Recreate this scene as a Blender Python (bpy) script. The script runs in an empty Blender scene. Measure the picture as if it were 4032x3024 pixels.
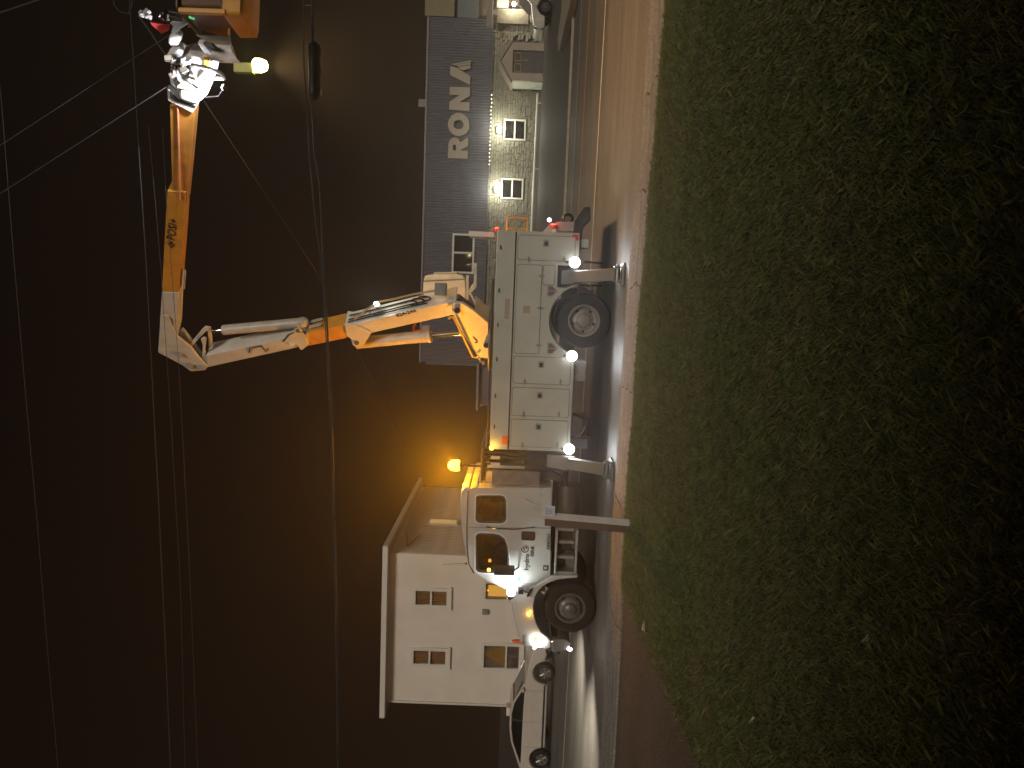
import bpy, bmesh, math, random
import numpy as np
from mathutils import Vector, Matrix
random.seed(7); R = math.radians
S = bpy.context.scene
COL = S.collection

# ------------------------------------------------------------------ camera
CAM_H = 1.84; ROLL = 0.038; YAW = R(6.5); FPX = 3028.0
CY, SY = math.cos(YAW), math.sin(YAW)
cd = bpy.data.cameras.new('camera'); cam = bpy.data.objects.new('camera', cd); COL.objects.link(cam)
cd.sensor_fit = 'HORIZONTAL'; cd.sensor_width = 36.0; cd.lens = FPX / 4032 * 36; cd.clip_end = 2000; cd.clip_start = 0.05
fw = Vector((-SY, CY, 0)); rt = Vector((CY, SY, 0)); up = Vector((0, 0, 1))
cr, sr = math.cos(ROLL), math.sin(ROLL)
ur = rt * cr + up * sr           # picture-right of the upright photo
uu = up * cr - rt * sr           # picture-up of the upright photo
# the photo file lies on its side: file-right = upright-down, file-up = upright-right
m = Matrix((-uu, ur, -fw)).transposed().to_4x4(); m.translation = (0, 0, CAM_H)
cam.matrix_world = m
S.camera = cam

# ------------------------------------------------------------------ sky, sun, exposure
W = bpy.data.worlds.new('World'); S.world = W; W.use_nodes = True
nt = W.node_tree; bg = nt.nodes['Background']
tc = nt.nodes.new('ShaderNodeTexCoord'); sx = nt.nodes.new('ShaderNodeSeparateXYZ'); rp = nt.nodes.new('ShaderNodeValToRGB')
nt.links.new(tc.outputs['Generated'], sx.inputs[0]); nt.links.new(sx.outputs['Z'], rp.inputs[0]); nt.links.new(rp.outputs[0], bg.inputs[0])
e = rp.color_ramp.elements
e[0].position = 0.0; e[0].color = (0.0240, 0.0125, 0.0065, 1)
e[1].position = 0.6; e[1].color = (0.0075, 0.0042, 0.0030, 1)
bg.inputs[1].default_value = 0.52
sd = bpy.data.lights.new('sun', 'SUN'); sun = bpy.data.objects.new('sun', sd); COL.objects.link(sun)
sd.energy = 1.38; sd.angle = R(16); sd.color = (1.0, 0.88, 0.73)
sun.rotation_euler = Vector((-0.22, 1.0, -0.66)).to_track_quat('-Z', 'Y').to_euler()
S.view_settings.view_transform = 'Standard'; S.view_settings.look = 'None'; S.view_settings.exposure = 0.0; S.view_settings.gamma = 1.0
S.cycles.max_bounces = 6; S.cycles.volume_bounces = 0; S.cycles.transparent_max_bounces = 12
S.cycles.sample_clamp_indirect = 4.0; S.cycles.use_denoising = True

# ------------------------------------------------------------------ pixel -> place
def ray(X, Y):
    u = 1512 - Y; w = X - 2016
    xr = u * cr + w * sr; dn = -u * sr + w * cr
    return Vector((-FPX * SY + xr * CY, FPX * CY + xr * SY, -dn))
O = Vector((0, 0, CAM_H))
def at(X, Y, y):
    d = ray(X, Y); return O + d * (y / d.y)
def gp(X, Y, z=0.0):
    d = ray(X, Y); return O + d * ((z - CAM_H) / d.z)
def onplane(X, Y, p, n):
    d = ray(X, Y); return O + d * ((p - O).dot(n) / d.dot(n))

# ------------------------------------------------------------------ materials
MATS = {}
def mat(name, col, rough=0.5, metal=0.0, var=0.12, scale=6.0, bump=0.0, bscale=60.0, dirt=None, dscale=2.0, damt=0.35, coat=0.0, spec=0.5):
    if name in MATS: return MATS[name]
    M = bpy.data.materials.new(name); M.use_nodes = True; t = M.node_tree; b = t.nodes['Principled BSDF']
    b.inputs['Roughness'].default_value = rough; b.inputs['Metallic'].default_value = metal
    b.inputs['Coat Weight'].default_value = coat; b.inputs['Specular IOR Level'].default_value = spec
    co = t.nodes.new('ShaderNodeTexCoord')
    n = t.nodes.new('ShaderNodeTexNoise'); n.inputs['Scale'].default_value = scale; n.inputs['Detail'].default_value = 6
    t.links.new(co.outputs['Object'], n.inputs['Vector'])
    r = t.nodes.new('ShaderNodeValToRGB'); t.links.new(n.outputs['Fac'], r.inputs[0])
    c = Vector(col[:3])
    r.color_ramp.elements[0].position = 0.3; r.color_ramp.elements[1].position = 0.7
    r.color_ramp.elements[0].color = (*(c * (1 - var)), 1); r.color_ramp.elements[1].color = (*(c * (1 + var)), 1)
    out = r.outputs[0]
    if dirt is not None:
        n2 = t.nodes.new('ShaderNodeTexNoise'); n2.inputs['Scale'].default_value = dscale; n2.inputs['Detail'].default_value = 9; n2.inputs['Roughness'].default_value = 0.7
        t.links.new(co.outputs['Object'], n2.inputs['Vector'])
        mr = t.nodes.new('ShaderNodeMapRange'); mr.inputs[1].default_value = 0.48; mr.inputs[2].default_value = 0.75; mr.inputs[4].default_value = damt
        t.links.new(n2.outputs['Fac'], mr.inputs[0])
        mx = t.nodes.new('ShaderNodeMix'); mx.data_type = 'RGBA'
        t.links.new(mr.outputs[0], mx.inputs[0]); t.links.new(out, mx.inputs[6]); mx.inputs[7].default_value = (*dirt, 1)
        out = mx.outputs[2]
    t.links.new(out, b.inputs['Base Color'])
    mr2 = t.nodes.new('ShaderNodeMapRange'); mr2.inputs[3].default_value = max(0.03, rough - 0.1); mr2.inputs[4].default_value = min(1, rough + 0.1)
    t.links.new(n.outputs['Fac'], mr2.inputs[0]); t.links.new(mr2.outputs[0], b.inputs['Roughness'])
    if bump > 0:
        n3 = t.nodes.new('ShaderNodeTexNoise'); n3.inputs['Scale'].default_value = bscale; n3.inputs['Detail'].default_value = 5
        t.links.new(co.outputs['Object'], n3.inputs['Vector'])
        bp = t.nodes.new('ShaderNodeBump'); bp.inputs['Strength'].default_value = bump; bp.inputs['Distance'].default_value = 0.02
        t.links.new(n3.outputs['Fac'], bp.inputs['Height']); t.links.new(bp.outputs[0], b.inputs['Normal'])
    MATS[name] = M; return M
def emat(name, col, strength):
    if name in MATS: return MATS[name]
    M = bpy.data.materials.new(name); M.use_nodes = True; t = M.node_tree; b = t.nodes['Principled BSDF']
    b.inputs['Base Color'].default_value = (*col, 1); b.inputs['Emission Color'].default_value = (*col, 1); b.inputs['Emission Strength'].default_value = strength
    n = t.nodes.new('ShaderNodeTexNoise'); n.inputs['Scale'].default_value = 30
    mr = t.nodes.new('ShaderNodeMapRange'); mr.inputs[3].default_value = strength * 0.8; mr.inputs[4].default_value = strength * 1.2
    t.links.new(n.outputs['Fac'], mr.inputs[0]); t.links.new(mr.outputs[0], b.inputs['Emission Strength'])
    MATS[name] = M; return M
def glass(name, tint=(0.5, 0.5, 0.5), gl=0.12):
    if name in MATS: return MATS[name]
    M = bpy.data.materials.new(name); M.use_nodes = True; t = M.node_tree; t.nodes.clear()
    o = t.nodes.new('ShaderNodeOutputMaterial'); mx = t.nodes.new('ShaderNodeMixShader'); tr = t.nodes.new('ShaderNodeBsdfTransparent'); g = t.nodes.new('ShaderNodeBsdfGlossy')
    fr = t.nodes.new('ShaderNodeFresnel'); ad = t.nodes.new('ShaderNodeMath'); ad.operation = 'ADD'; ad.inputs[1].default_value = gl
    tr.inputs[0].default_value = (*tint, 1); g.inputs['Roughness'].default_value = 0.04; g.inputs[0].default_value = (0.8, 0.8, 0.8, 1)
    t.links.new(fr.outputs[0], ad.inputs[0]); t.links.new(ad.outputs[0], mx.inputs[0]); t.links.new(tr.outputs[0], mx.inputs[1]); t.links.new(g.outputs[0], mx.inputs[2]); t.links.new(mx.outputs[0], o.inputs[0])
    MATS[name] = M; return M
def streak(name, base, a, b, axis, sc, rough, bump=0.0):      # stretched noise along one axis
    M = mat(name, base, rough, var=0.1, scale=3)
    t = M.node_tree; p = t.nodes['Principled BSDF']; co = t.nodes.new('ShaderNodeTexCoord'); mp = t.nodes.new('ShaderNodeMapping')
    mp.inputs['Scale'].default_value = sc; t.links.new(co.outputs['Object'], mp.inputs[0])
    n = t.nodes.new('ShaderNodeTexNoise'); n.inputs['Scale'].default_value = 1; n.inputs['Detail'].default_value = 8; t.links.new(mp.outputs[0], n.inputs[0])
    r = t.nodes.new('ShaderNodeValToRGB'); r.color_ramp.elements[0].position = 0.3; r.color_ramp.elements[1].position = 0.72
    r.color_ramp.elements[0].color = (*a, 1); r.color_ramp.elements[1].color = (*b, 1); t.links.new(n.outputs[0], r.inputs[0])
    f = t.nodes.new('ShaderNodeTexNoise'); f.inputs['Scale'].default_value = 28; f.inputs['Detail'].default_value = 6; t.links.new(co.outputs['Object'], f.inputs[0])
    mr = t.nodes.new('ShaderNodeMapRange'); mr.inputs[1].default_value = 0.3; mr.inputs[2].default_value = 0.7; mr.inputs[3].default_value = 0.5; mr.inputs[4].default_value = 1.5; t.links.new(f.outputs[0], mr.inputs[0])
    mu = t.nodes.new('ShaderNodeMix'); mu.data_type = 'RGBA'; mu.blend_type = 'MULTIPLY'; mu.inputs[0].default_value = 1; t.links.new(r.outputs[0], mu.inputs[6]); t.links.new(mr.outputs[0], mu.inputs[7])
    t.links.new(mu.outputs[2], p.inputs['Base Color'])
    if bump:
        bp = t.nodes.new('ShaderNodeBump'); bp.inputs['Strength'].default_value = bump; bp.inputs['Distance'].default_value = 0.015
        t.links.new(f.outputs[0], bp.inputs['Height']); t.links.new(bp.outputs[0], p.inputs['Normal'])
    return M

WHITE = mat('white_paint', (0.41, 0.43, 0.375), 0.38, var=0.04, scale=2, dirt=(0.28, 0.24, 0.18), dscale=1.6, damt=0.3, coat=0.2)
SILVER = mat('silver_paint', (0.50, 0.51, 0.49), 0.30, metal=0.15, var=0.04, scale=2, dirt=(0.25, 0.22, 0.17), dscale=2.2, damt=0.2, coat=0.4)
BOOMW = mat('boom_white', (0.62, 0.61, 0.58), 0.45, var=0.06, scale=3, dirt=(0.30, 0.25, 0.18), dscale=2.5, damt=0.45)
ORANGE = mat('boom_orange', (0.66, 0.32, 0.045), 0.42, var=0.1, scale=2.5, dirt=(0.22, 0.10, 0.03), dscale=3, damt=0.4)
DORANGE = mat('inner_boom_orange', (0.56, 0.25, 0.05), 0.45, var=0.12, scale=2.5, dirt=(0.15, 0.07, 0.03), dscale=4, damt=0.5)
BLACK = mat('black_metal', (0.018, 0.017, 0.017), 0.5, var=0.3, scale=8)
RUBBER = mat('rubber', (0.013, 0.012, 0.011), 0.85, var=0.3, scale=10, dirt=(0.04, 0.034, 0.028), dscale=5, damt=0.3, spec=0.2)
STEEL = mat('steel', (0.30, 0.29, 0.28), 0.42, metal=0.7, var=0.15, scale=8, dirt=(0.10, 0.08, 0.06), dscale=5, damt=0.5)
GREY = mat('grey_paint', (0.25, 0.25, 0.24), 0.5, var=0.12, scale=6, dirt=(0.10, 0.08, 0.06), dscale=5, damt=0.5)
CHROME = mat('chrome', (0.75, 0.75, 0.75), 0.12, metal=1.0, var=0.05)
DARKIN = mat('dark_interior', (0.03, 0.028, 0.026), 0.8, var=0.2)
SEAL = mat('seal', (0.15, 0.145, 0.13), 0.7, var=0.1)
GLASS = glass('window_glass', (0.55, 0.55, 0.52), 0.10)
DGLASS = glass('tinted_glass', (0.10, 0.09, 0.08), 0.08)
RED = mat('red_plastic', (0.55, 0.03, 0.02), 0.35)
REFO = mat('orange_reflector', (0.75, 0.16, 0.02), 0.3)
INK = mat('lettering', (0.012, 0.012, 0.014), 0.5, var=0.1)
LAMPW = emat('lamp_white', (1.0, 0.97, 0.97), 18.0)
LAMPA = emat('lamp_amber', (1.0, 0.42, 0.025), 16.0)
LAMPAS = emat('lamp_amber_small', (1.0, 0.42, 0.04), 9.0)
LAMPR = emat('lamp_red', (1.0, 0.06, 0.04), 7.0)
LAMPY = emat('lamp_yellow', (1.0, 0.80, 0.30), 22.0)

# ------------------------------------------------------------------ mesh helpers
ORG = {}
def islands(bm):                              # groups of pieces that neither join nor touch
    seen = set(); comps = []
    for v in bm.verts:
        if v in seen: continue
        st = [v]; seen.add(v); c = []
        while st:
            q = st.pop(); c.append(q)
            for e in q.link_edges:
                w = e.other_vert(q)
                if w not in seen: seen.add(w); st.append(w)
        lo = Vector([min(p.co[k] for p in c) - .004 for k in range(3)]); hi = Vector([max(p.co[k] for p in c) + .004 for k in range(3)])
        comps.append([c, lo, hi])
    done = False
    while not done:
        done = True
        for i in range(len(comps)):
            for j in range(i + 1, len(comps)):
                a, b = comps[i], comps[j]
                if all(a[1][k] <= b[2][k] and b[1][k] <= a[2][k] for k in range(3)):
                    a[0] += b[0]; a[1] = Vector(map(min, a[1], b[1])); a[2] = Vector(map(max, a[2], b[2])); comps.pop(j); done = False; break
            if not done: break
    return [c[0] for c in comps]
class MB:
    def __init__(s): s.bm = bmesh.new()
    def box(s, a, b, rot=None):
        a = Vector(a); b = Vector(b); c = (a + b) / 2; d = b - a
        mt = Matrix.Translation(c) @ (rot.to_4x4() if rot else Matrix.Identity(4)) @ Matrix.Diagonal((abs(d.x), abs(d.y), abs(d.z), 1))
        bmesh.ops.create_cube(s.bm, size=1, matrix=mt); return s
    def prism(s, pts, vec):
        vec = Vector(vec); p = [Vector(q) for q in pts]
        a = [s.bm.verts.new(q) for q in p]; b = [s.bm.verts.new(q + vec) for q in p]; n = len(p)
        s.bm.faces.new(a); s.bm.faces.new(b[::-1])
        for i in range(n): s.bm.faces.new((a[i], b[i], b[(i + 1) % n], a[(i + 1) % n]))
        return s
    def loft(s, rings, cap=True):
        vs = [[s.bm.verts.new(q) for q in r] for r in rings]; n = len(vs[0])
        for i in range(len(vs) - 1):
            for j in range(n): s.bm.faces.new((vs[i][j], vs[i][(j + 1) % n], vs[i + 1][(j + 1) % n], vs[i + 1][j]))
        if cap: s.bm.faces.new(vs[0][::-1]); s.bm.faces.new(vs[-1])
        return s
    def cyl(s, p0, p1, r0, r1=None, n=16, cap=True):
        p0 = Vector(p0); p1 = Vector(p1); r1 = r0 if r1 is None else r1
        q = (p1 - p0).to_track_quat('Z', 'Y')
        rg = [[p + q @ Vector((r * math.cos(2 * math.pi * k / n), r * math.sin(2 * math.pi * k / n), 0)) for k in range(n)] for p, r in ((p0, r0), (p1, r1))]
        return s.loft(rg, cap)
    def tube(s, pts, r, n=8):
        pts = [Vector(p) for p in pts]; rg = []; q0 = None
        for i, p in enumerate(pts):
            d = (pts[min(i + 1, len(pts) - 1)] - pts[max(i - 1, 0)]).normalized()
            q = d.to_track_quat('Z', 'Y') if q0 is None else (q0.to_matrix() @ Vector((0, 0, 1))).rotation_difference(d) @ q0
            q0 = q; rr = r[i] if isinstance(r, (list, tuple)) else r
            rg.append([p + q @ Vector((rr * math.cos(2 * math.pi * k / n), rr * math.sin(2 * math.pi * k / n), 0)) for k in range(n)])
        return s.loft(rg)
    def lathe(s, c, axis, prof, n=32):       # prof: (radius, distance along axis)
        c = Vector(c); q = Vector(axis).to_track_quat('Z', 'Y')
        rg = [[c + q @ Vector((r * math.cos(2 * math.pi * k / n), r * math.sin(2 * math.pi * k / n), h)) for k in range(n)] for r, h in prof]
        return s.loft(rg, False)
    def sphere(s, c, r, u=16, v=10, sc=(1, 1, 1)):
        bmesh.ops.create_uvsphere(s.bm, u_segments=u, v_segments=v, radius=r, matrix=Matrix.Translation(c) @ Matrix.Diagonal((*sc, 1))); return s
    def build(s, name, material, parent=None, org=None, bevel=0, seg=2, smooth=35, joined=False):
        if parent is not None: org = ORG[parent.name]
        elif org is None: org = Vector((0, 0, 0))
        org = Vector(org)
        bmesh.ops.recalc_face_normals(s.bm, faces=s.bm.faces)
        bmesh.ops.translate(s.bm, verts=s.bm.verts, vec=-org)
        if parent is not None and not joined:
            g = islands(s.bm)
            if len(g) > 1:
                first = None
                for vs in g:
                    nb = bmesh.new(); mp = {}
                    for v in vs: mp[v] = nb.verts.new(v.co)
                    for f in {f for v in vs for f in v.link_faces}: nb.faces.new([mp[v] for v in f.verts])
                    me = bpy.data.meshes.new(name); nb.to_mesh(me); nb.free()
                    o = link(name, me, material, parent, org, bevel, seg, smooth); first = first or o
                s.bm.free(); return first
        me = bpy.data.meshes.new(name); s.bm.to_mesh(me); s.bm.free()
        return link(name, me, material, parent, org, bevel, seg, smooth)
def link(name, me, material, parent=None, org=Vector((0, 0, 0)), bevel=0, seg=2, smooth=35):
    o = bpy.data.objects.new(name, me); COL.objects.link(o)
    if material: me.materials.clear(); me.materials.append(material)
    if smooth:
        me.shade_smooth(); me.set_sharp_from_angle(angle=R(smooth))
    if parent is not None: o.parent = parent
    else: o.location = org
    ORG[o.name] = Vector(org)
    if bevel:
        b = o.modifiers.new('bevel', 'BEVEL'); b.width = bevel; b.segments = seg; b.limit_method = 'ANGLE'; b.angle_limit = R(40); b.harden_normals = True
    return o
def thing(name, label, cat, loc, group=None):
    o = bpy.data.objects.new(name, None); COL.objects.link(o); o.location = loc; o.empty_display_size = 0.2
    ORG[o.name] = Vector(loc); return tag(o, label, cat, group)
def tag(o, label=None, cat=None, group=None, kind=None):
    if label: o['label'] = label
    if cat: o['category'] = cat
    if group: o['group'] = group
    if kind: o['kind'] = kind
    return o
def part(o, label): o['label'] = label; return o
def lamp(kind, loc, energy, col, parent, target=None, size=0.05, cone=120, blend=0.6):
    l = bpy.data.lights.new('light', kind); l.energy = energy; l.color = col; l.shadow_soft_size = size
    o = bpy.data.objects.new('light', l); COL.objects.link(o); o.parent = parent; o.location = Vector(loc) - ORG[parent.name]
    if kind == 'SPOT':
        l.spot_size = R(cone); l.spot_blend = blend; o.rotation_euler = (Vector(target) - Vector(loc)).to_track_quat('-Z', 'Y').to_euler()
    return o
def plate(outer, holes, depth, res=1):       # flat shape with holes; XY plane, thickness along Z (0..-depth)
    cu = bpy.data.curves.new('c', 'CURVE'); cu.dimensions = '2D'; cu.fill_mode = 'BOTH'; cu.extrude = depth / 2
    for lp in [outer] + holes:
        sp = cu.splines.new('POLY'); sp.points.add(len(lp) - 1); sp.use_cyclic_u = True
        for i, p in enumerate(lp): sp.points[i].co = (p[0], p[1], 0, 1)
    return cmesh(cu)
def cmesh(cu):
    o = bpy.data.objects.new('c', cu); COL.objects.link(o); bpy.context.view_layer.update()
    me = bpy.data.meshes.new_from_object(o.evaluated_get(bpy.context.evaluated_depsgraph_get()))
    bpy.data.objects.remove(o); return me
def text(s, size, depth=0.004, sp=1.0, bold=0.0):
    cu = bpy.data.curves.new('t', 'FONT'); cu.body = s; cu.size = size; cu.extrude = depth; cu.space_character = sp; cu.resolution_u = 3; cu.offset = bold
    me = cmesh(cu); return me
def put(me, name, material, mtx, parent, **k):
    me.transform(mtx); me.transform(Matrix.Translation(-ORG[parent.name]))
    return link(name, me, material, parent, ORG[parent.name], **k)
def side_mtx(x, y, z):                        # XY drawing -> XZ wall facing -Y
    return Matrix.Translation((x, y, z)) @ Matrix.Rotation(math.pi / 2, 4, 'X')
def rrect(x0, x1, z0, z1, r, n=4):
    out = []
    for cx, cz, a0 in ((x1 - r, z1 - r, 0), (x0 + r, z1 - r, 90), (x0 + r, z0 + r, 180), (x1 - r, z0 + r, 270)):
        for k in range(n + 1):
            a = R(a0 + 90 * k / n); out.append((cx + r * math.cos(a), cz + r * math.sin(a)))
    return out
def xz(l, y): return [(p[0], y, p[1]) for p in l]
def px(l, y): return [tuple(at(a, b, y)) for a, b in l]

# ================================================================== SETTING
ASPH = streak('asphalt', (0.06, 0.055, 0.05), (0.085, 0.078, 0.070), (0.145, 0.135, 0.122), 0, (0.25, 1.6, 1), 0.62, bump=0.35)
LOT = streak('lot_asphalt', (0.05, 0.05, 0.05), (0.045, 0.04, 0.037), (0.085, 0.075, 0.066), 0, (0.3, 0.5, 1), 0.75)
CONC = streak('old_concrete', (0.3, 0.28, 0.25), (0.15, 0.14, 0.128), (0.28, 0.262, 0.24), 0, (1.5, 5, 1), 0.85, bump=0.5)
SOIL = mat('soil', (0.045, 0.036, 0.022), 0.95, var=0.4, scale=14, bump=0.5, bscale=40)
KERB = mat('kerb', (0.30, 0.27, 0.22), 0.85, var=0.2, scale=5, bump=0.3)
YELL = mat('yellow_marking', (0.62, 0.36, 0.08), 0.7, var=0.2, scale=10, dirt=(0.12, 0.1, 0.07), dscale=6, damt=0.7)
WMARK = mat('white_marking', (0.72, 0.68, 0.58), 0.7, var=0.15, scale=10, dirt=(0.2, 0.17, 0.13), dscale=6, damt=0.6)
def sheet(name, xs, ys, zf, material, kind='structure'):
    b = MB(); V = [[b.bm.verts.new((x, y, zf(x, y))) for x in xs] for y in ys]
    for i in range(len(ys) - 1):
        for j in range(len(xs) - 1): b.bm.faces.new((V[i][j], V[i][j + 1], V[i + 1][j + 1], V[i + 1][j]))
    o = b.build(name, material); return tag(o, kind=kind)
def rise(x, y):
    t = min(max((y - 31.5) / 14.0, 0), 1); return -0.03 + 0.72 * t * t * (3 - 2 * t)
sheet('ground', [-900, -200, -60, -30, 0, 30, 60, 200, 900], [-300, -60, -20, 0, 11, 20, 31, 33, 35, 37, 39, 41, 43, 45, 47, 60, 200, 900], rise, LOT)
EDGE = [(40, 5.6), (9, 9.62), (4.2, 10.3), (2.94, 10.45), (2.01, 10.68), (1.2, 10.85), (0.14, 11.06), (-1.1, 11.14), (-2.23, 11.24), (-3.66, 11.32), (-4.3, 11.34)]
FAR = [(40, 7.2), (9, 11.2), (4.6, 11.72), (3.3, 11.84), (2.23, 11.98), (1.43, 12.15), (0.15, 12.42), (-0.64, 12.52), (-2.18, 12.60), (-3.08, 12.72), (-4.14, 12.76), (-5.2, 12.74), (-6.3, 12.70), (-40, 12.6)]
def interp(tbl, x):
    t = sorted(tbl)
    if x <= t[0][0]: return t[0][1]
    for a, b in zip(t, t[1:]):
        if x <= b[0]: return a[1] + (b[1] - a[1]) * (x - a[0]) / (b[0] - a[0])
    return t[-1][1]
sheet('road', [-200, -60, -20, -8, -2, 4, 10, 20, 60, 200], [3, 8, 12, 18, 24, 30.6], lambda x, y: 0.0 + 0.002 * math.sin(x), ASPH)
for nm, y0_, w, slope, m_ in (('road_edge_line', 19.25, 0.075, -0.075, WMARK), ('road_centre_line', 24.3, 0.10, -0.10, YELL), ('road_far_line', 27.6, 0.07, -0.08, WMARK)):
    b = MB()
    for x in np.arange(-60, 60, 2.0):
        ya = y0_ + slope * x if abs(x) < 20 else y0_ + slope * math.copysign(20, x)
        x2 = x + 2.0; yb = y0_ + slope * x2 if abs(x2) < 20 else y0_ + slope * math.copysign(20, x2)
        b.bm.faces.new([b.bm.verts.new(q) for q in ((x, ya - w, 0.007), (x2, yb - w, 0.007), (x2, yb + w, 0.007), (x, ya + w, 0.007))])
    tag(b.build(nm, m_), kind='structure')
b = MB(); b.box((-60, 30.6, -0.1), (60, 30.8, 0.09)); tag(b.build('far_kerb', KERB, bevel=0.02), kind='structure')
b = MB(); b.box((-60, 30.8, -0.1), (2, 32.4, 0.10)); tag(b.build('far_pavement', CONC), kind='structure')

# near footpath: cracked slabs
fp = bpy.data.objects.new('footpath', None); COL.objects.link(fp); tag(fp, kind='structure'); ORG['footpath'] = Vector()
cuts = [-40, -14, -8.2, -5.0, -3.25, -1.45, 0.12, 1.55, 3.05, 6.5, 14, 40]
def joint(x0):                                # ragged line across the path
    ya, yb = interp(EDGE, x0) - .12, interp(FAR, x0); n = 9; x = x0; out = []
    for k in range(n + 1):
        out.append((x, ya + (yb - ya) * k / n, random.uniform(.002, .016) if abs(x0) < 6 else .006)); x += random.uniform(-.07, .075)
    return out
J = [joint(c) for c in cuts]
for a, c in zip(J, J[1:]):
    nn = max(2, int((c[0][0] - a[0][0]) / .25))
    lft = [(x + g, y) for x, y, g in a]; rgt = [(x - g, y) for x, y, g in c]
    nearl = [(lft[0][0] + (rgt[0][0] - lft[0][0]) * k / nn,) for k in range(1, nn)]; nearl = [(x[0], interp(EDGE, x[0]) - .12) for x in nearl]
    farl = [(rgt[-1][0] + (lft[-1][0] - rgt[-1][0]) * k / nn,) for k in range(1, nn)]; farl = [(x[0], interp(FAR, x[0]) + random.uniform(-.035, .03)) for x in farl]
    ring_ = nearl + rgt + farl + lft[::-1]
    b = MB(); b.prism([(x, y, -.05) for x, y in ring_], (0, 0, .10 + random.uniform(-.004, .004))); b.build('slab', CONC, fp, bevel=.010)
# verge of broken concrete and driveway
b = MB(); b.bm.faces.new([b.bm.verts.new(q) for q in ((-30, -20, 0.02), (-3.7, -20, 0.02), (-3.9, 6.9, 0.02), (-4.1, 9.3, 0.02), (-4.2, 11.4, 0.02), (-30, 11.4, 0.02))])
tag(b.build('driveway', streak('driveway_asphalt', (0.06, 0.05, 0.045), (0.055, 0.044, 0.038), (0.10, 0.08, 0.068), 0, (0.6, 0.6, 1), 0.9, 0.4)), kind='structure')

# lawn sheet and grass
def lawn_z(x, y):
    e = interp(EDGE, x) - y
    return 0.035 + 0.05 * min(max(e, 0) / 0.5, 1) + 0.007 * math.sin(x * 1.3 + 0.4 * y) * min(1, max(e, 0)) + 0.006 * math.sin(2.1 * y - x) * min(1, max(e, 0))
b = MB(); nx = [-4.05 + 0.6 * k for k in range(60)]; rows = 32
Vg = []
for i in range(rows + 1):
    row = []
    for x in nx:
        f_ = 1 - (1 - i / rows) ** 1.6; ye = interp(EDGE, x) - 0.02; y = -16 + (ye + 16) * f_
        row.append(b.bm.verts.new((x, y, lawn_z(x, y))))
    Vg.append(row)
for i in range(rows):
    for j in range(len(nx) - 1): b.bm.faces.new((Vg[i][j], Vg[i][j + 1], Vg[i + 1][j + 1], Vg[i + 1][j]))
tag(b.build('lawn', SOIL), kind='structure')

GRASS = mat('grass_blades', (0.082, 0.100, 0.038), 0.6, var=0.4, scale=9, dirt=(0.125, 0.098, 0.065), dscale=1.3, damt=0.7, spec=0.25)
_t = GRASS.node_tree; _p = _t.nodes['Principled BSDF']; _o = [q for q in _t.nodes if q.type == 'OUTPUT_MATERIAL'][0]      # thin blades let light through
_tr = _t.nodes.new('ShaderNodeBsdfTranslucent'); _mx = _t.nodes.new('ShaderNodeAddShader')
_t.links.new(_p.inputs['Base Color'].links[0].from_socket, _tr.inputs[0]); _t.links.new(_p.outputs[0], _mx.inputs[0]); _t.links.new(_tr.outputs[0], _mx.inputs[1]); _t.links.new(_mx.outputs[0], _o.inputs['Surface'])
rng = np.random.default_rng(3)
N = 640000
yy = 1.6 + (11.6 - 1.6) * rng.random(N * 2) ** 0.9
half = 0.62 * yy + 1.3
xx = (rng.random(N * 2) * 2 - 1) * half - 0.114 * yy
et = np.array(sorted(EDGE)); ee = np.interp(xx, et[:, 0], et[:, 1])
drv = np.interp(yy, [0, 6.9, 9.3, 11.4], [-3.75, -3.92, -4.1, -4.2])
nz = np.sin(xx * 3.1 + 1.7 * np.sin(yy * 2.3)) * np.sin(yy * 2.7 + 1.3 * np.sin(xx * 1.9))
jit = rng.normal(0, 0.05, N * 2)
keep = (yy < ee + jit * 0.8) & (xx > drv + jit * 2.0) & (rng.random(N * 2) < 0.88 + 0.12 * nz)
xx, yy, ee, nz = xx[keep][:N], yy[keep][:N], ee[keep][:N], nz[keep][:N]; n = len(xx)
en = np.clip(ee - yy, 0, None)
zz = 0.035 + 0.05 * np.minimum(en / 0.5, 1) + 0.007 * np.sin(xx * 1.3 + 0.4 * yy) * np.minimum(1, en) + 0.006 * np.sin(2.1 * yy - xx) * np.minimum(1, en) - 0.005
hh = (0.022 + 0.036 * rng.random(n) + 0.03 * (rng.random(n) > .97)) * (1 + 0.25 * nz); ww = 0.0016 + 0.0018 * rng.random(n); an = rng.random(n) * 2 * np.pi
lx = rng.normal(0, 0.55, n) * hh + 0.25 * hh * np.sin(yy * 0.8); ly = rng.normal(0, 0.55, n) * hh
co = np.zeros((n, 4, 3)); ca, sa = np.cos(an), np.sin(an)
co[:, 0] = np.stack([xx - ww * ca, yy - ww * sa, zz], 1); co[:, 1] = np.stack([xx + ww * ca, yy + ww * sa, zz], 1)
co[:, 2] = np.stack([xx + lx * 0.45 + ww * 0.8 * ca, yy + ly * 0.45 + ww * 0.8 * sa, zz + hh * 0.62], 1); co[:, 3] = np.stack([xx + lx, yy + ly, zz + hh * 0.95], 1)
me = bpy.data.meshes.new('grass'); me.vertices.add(n * 4); me.vertices.foreach_set('co', co.ravel())
idx = np.arange(n)[:, None] * 4 + np.array([[0, 1, 2, 0, 2, 3]]); me.loops.add(n * 6); me.loops.foreach_set('vertex_index', idx.ravel())
me.polygons.add(n * 2); me.polygons.foreach_set('loop_start', np.arange(n * 2) * 3); me.polygons.foreach_set('loop_total', np.full(n * 2, 3)); me.update()
go = link('grass', me, GRASS, smooth=0)
tag(go, 'mown green and straw coloured grass of the lawn', 'grass', kind='stuff')

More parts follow.
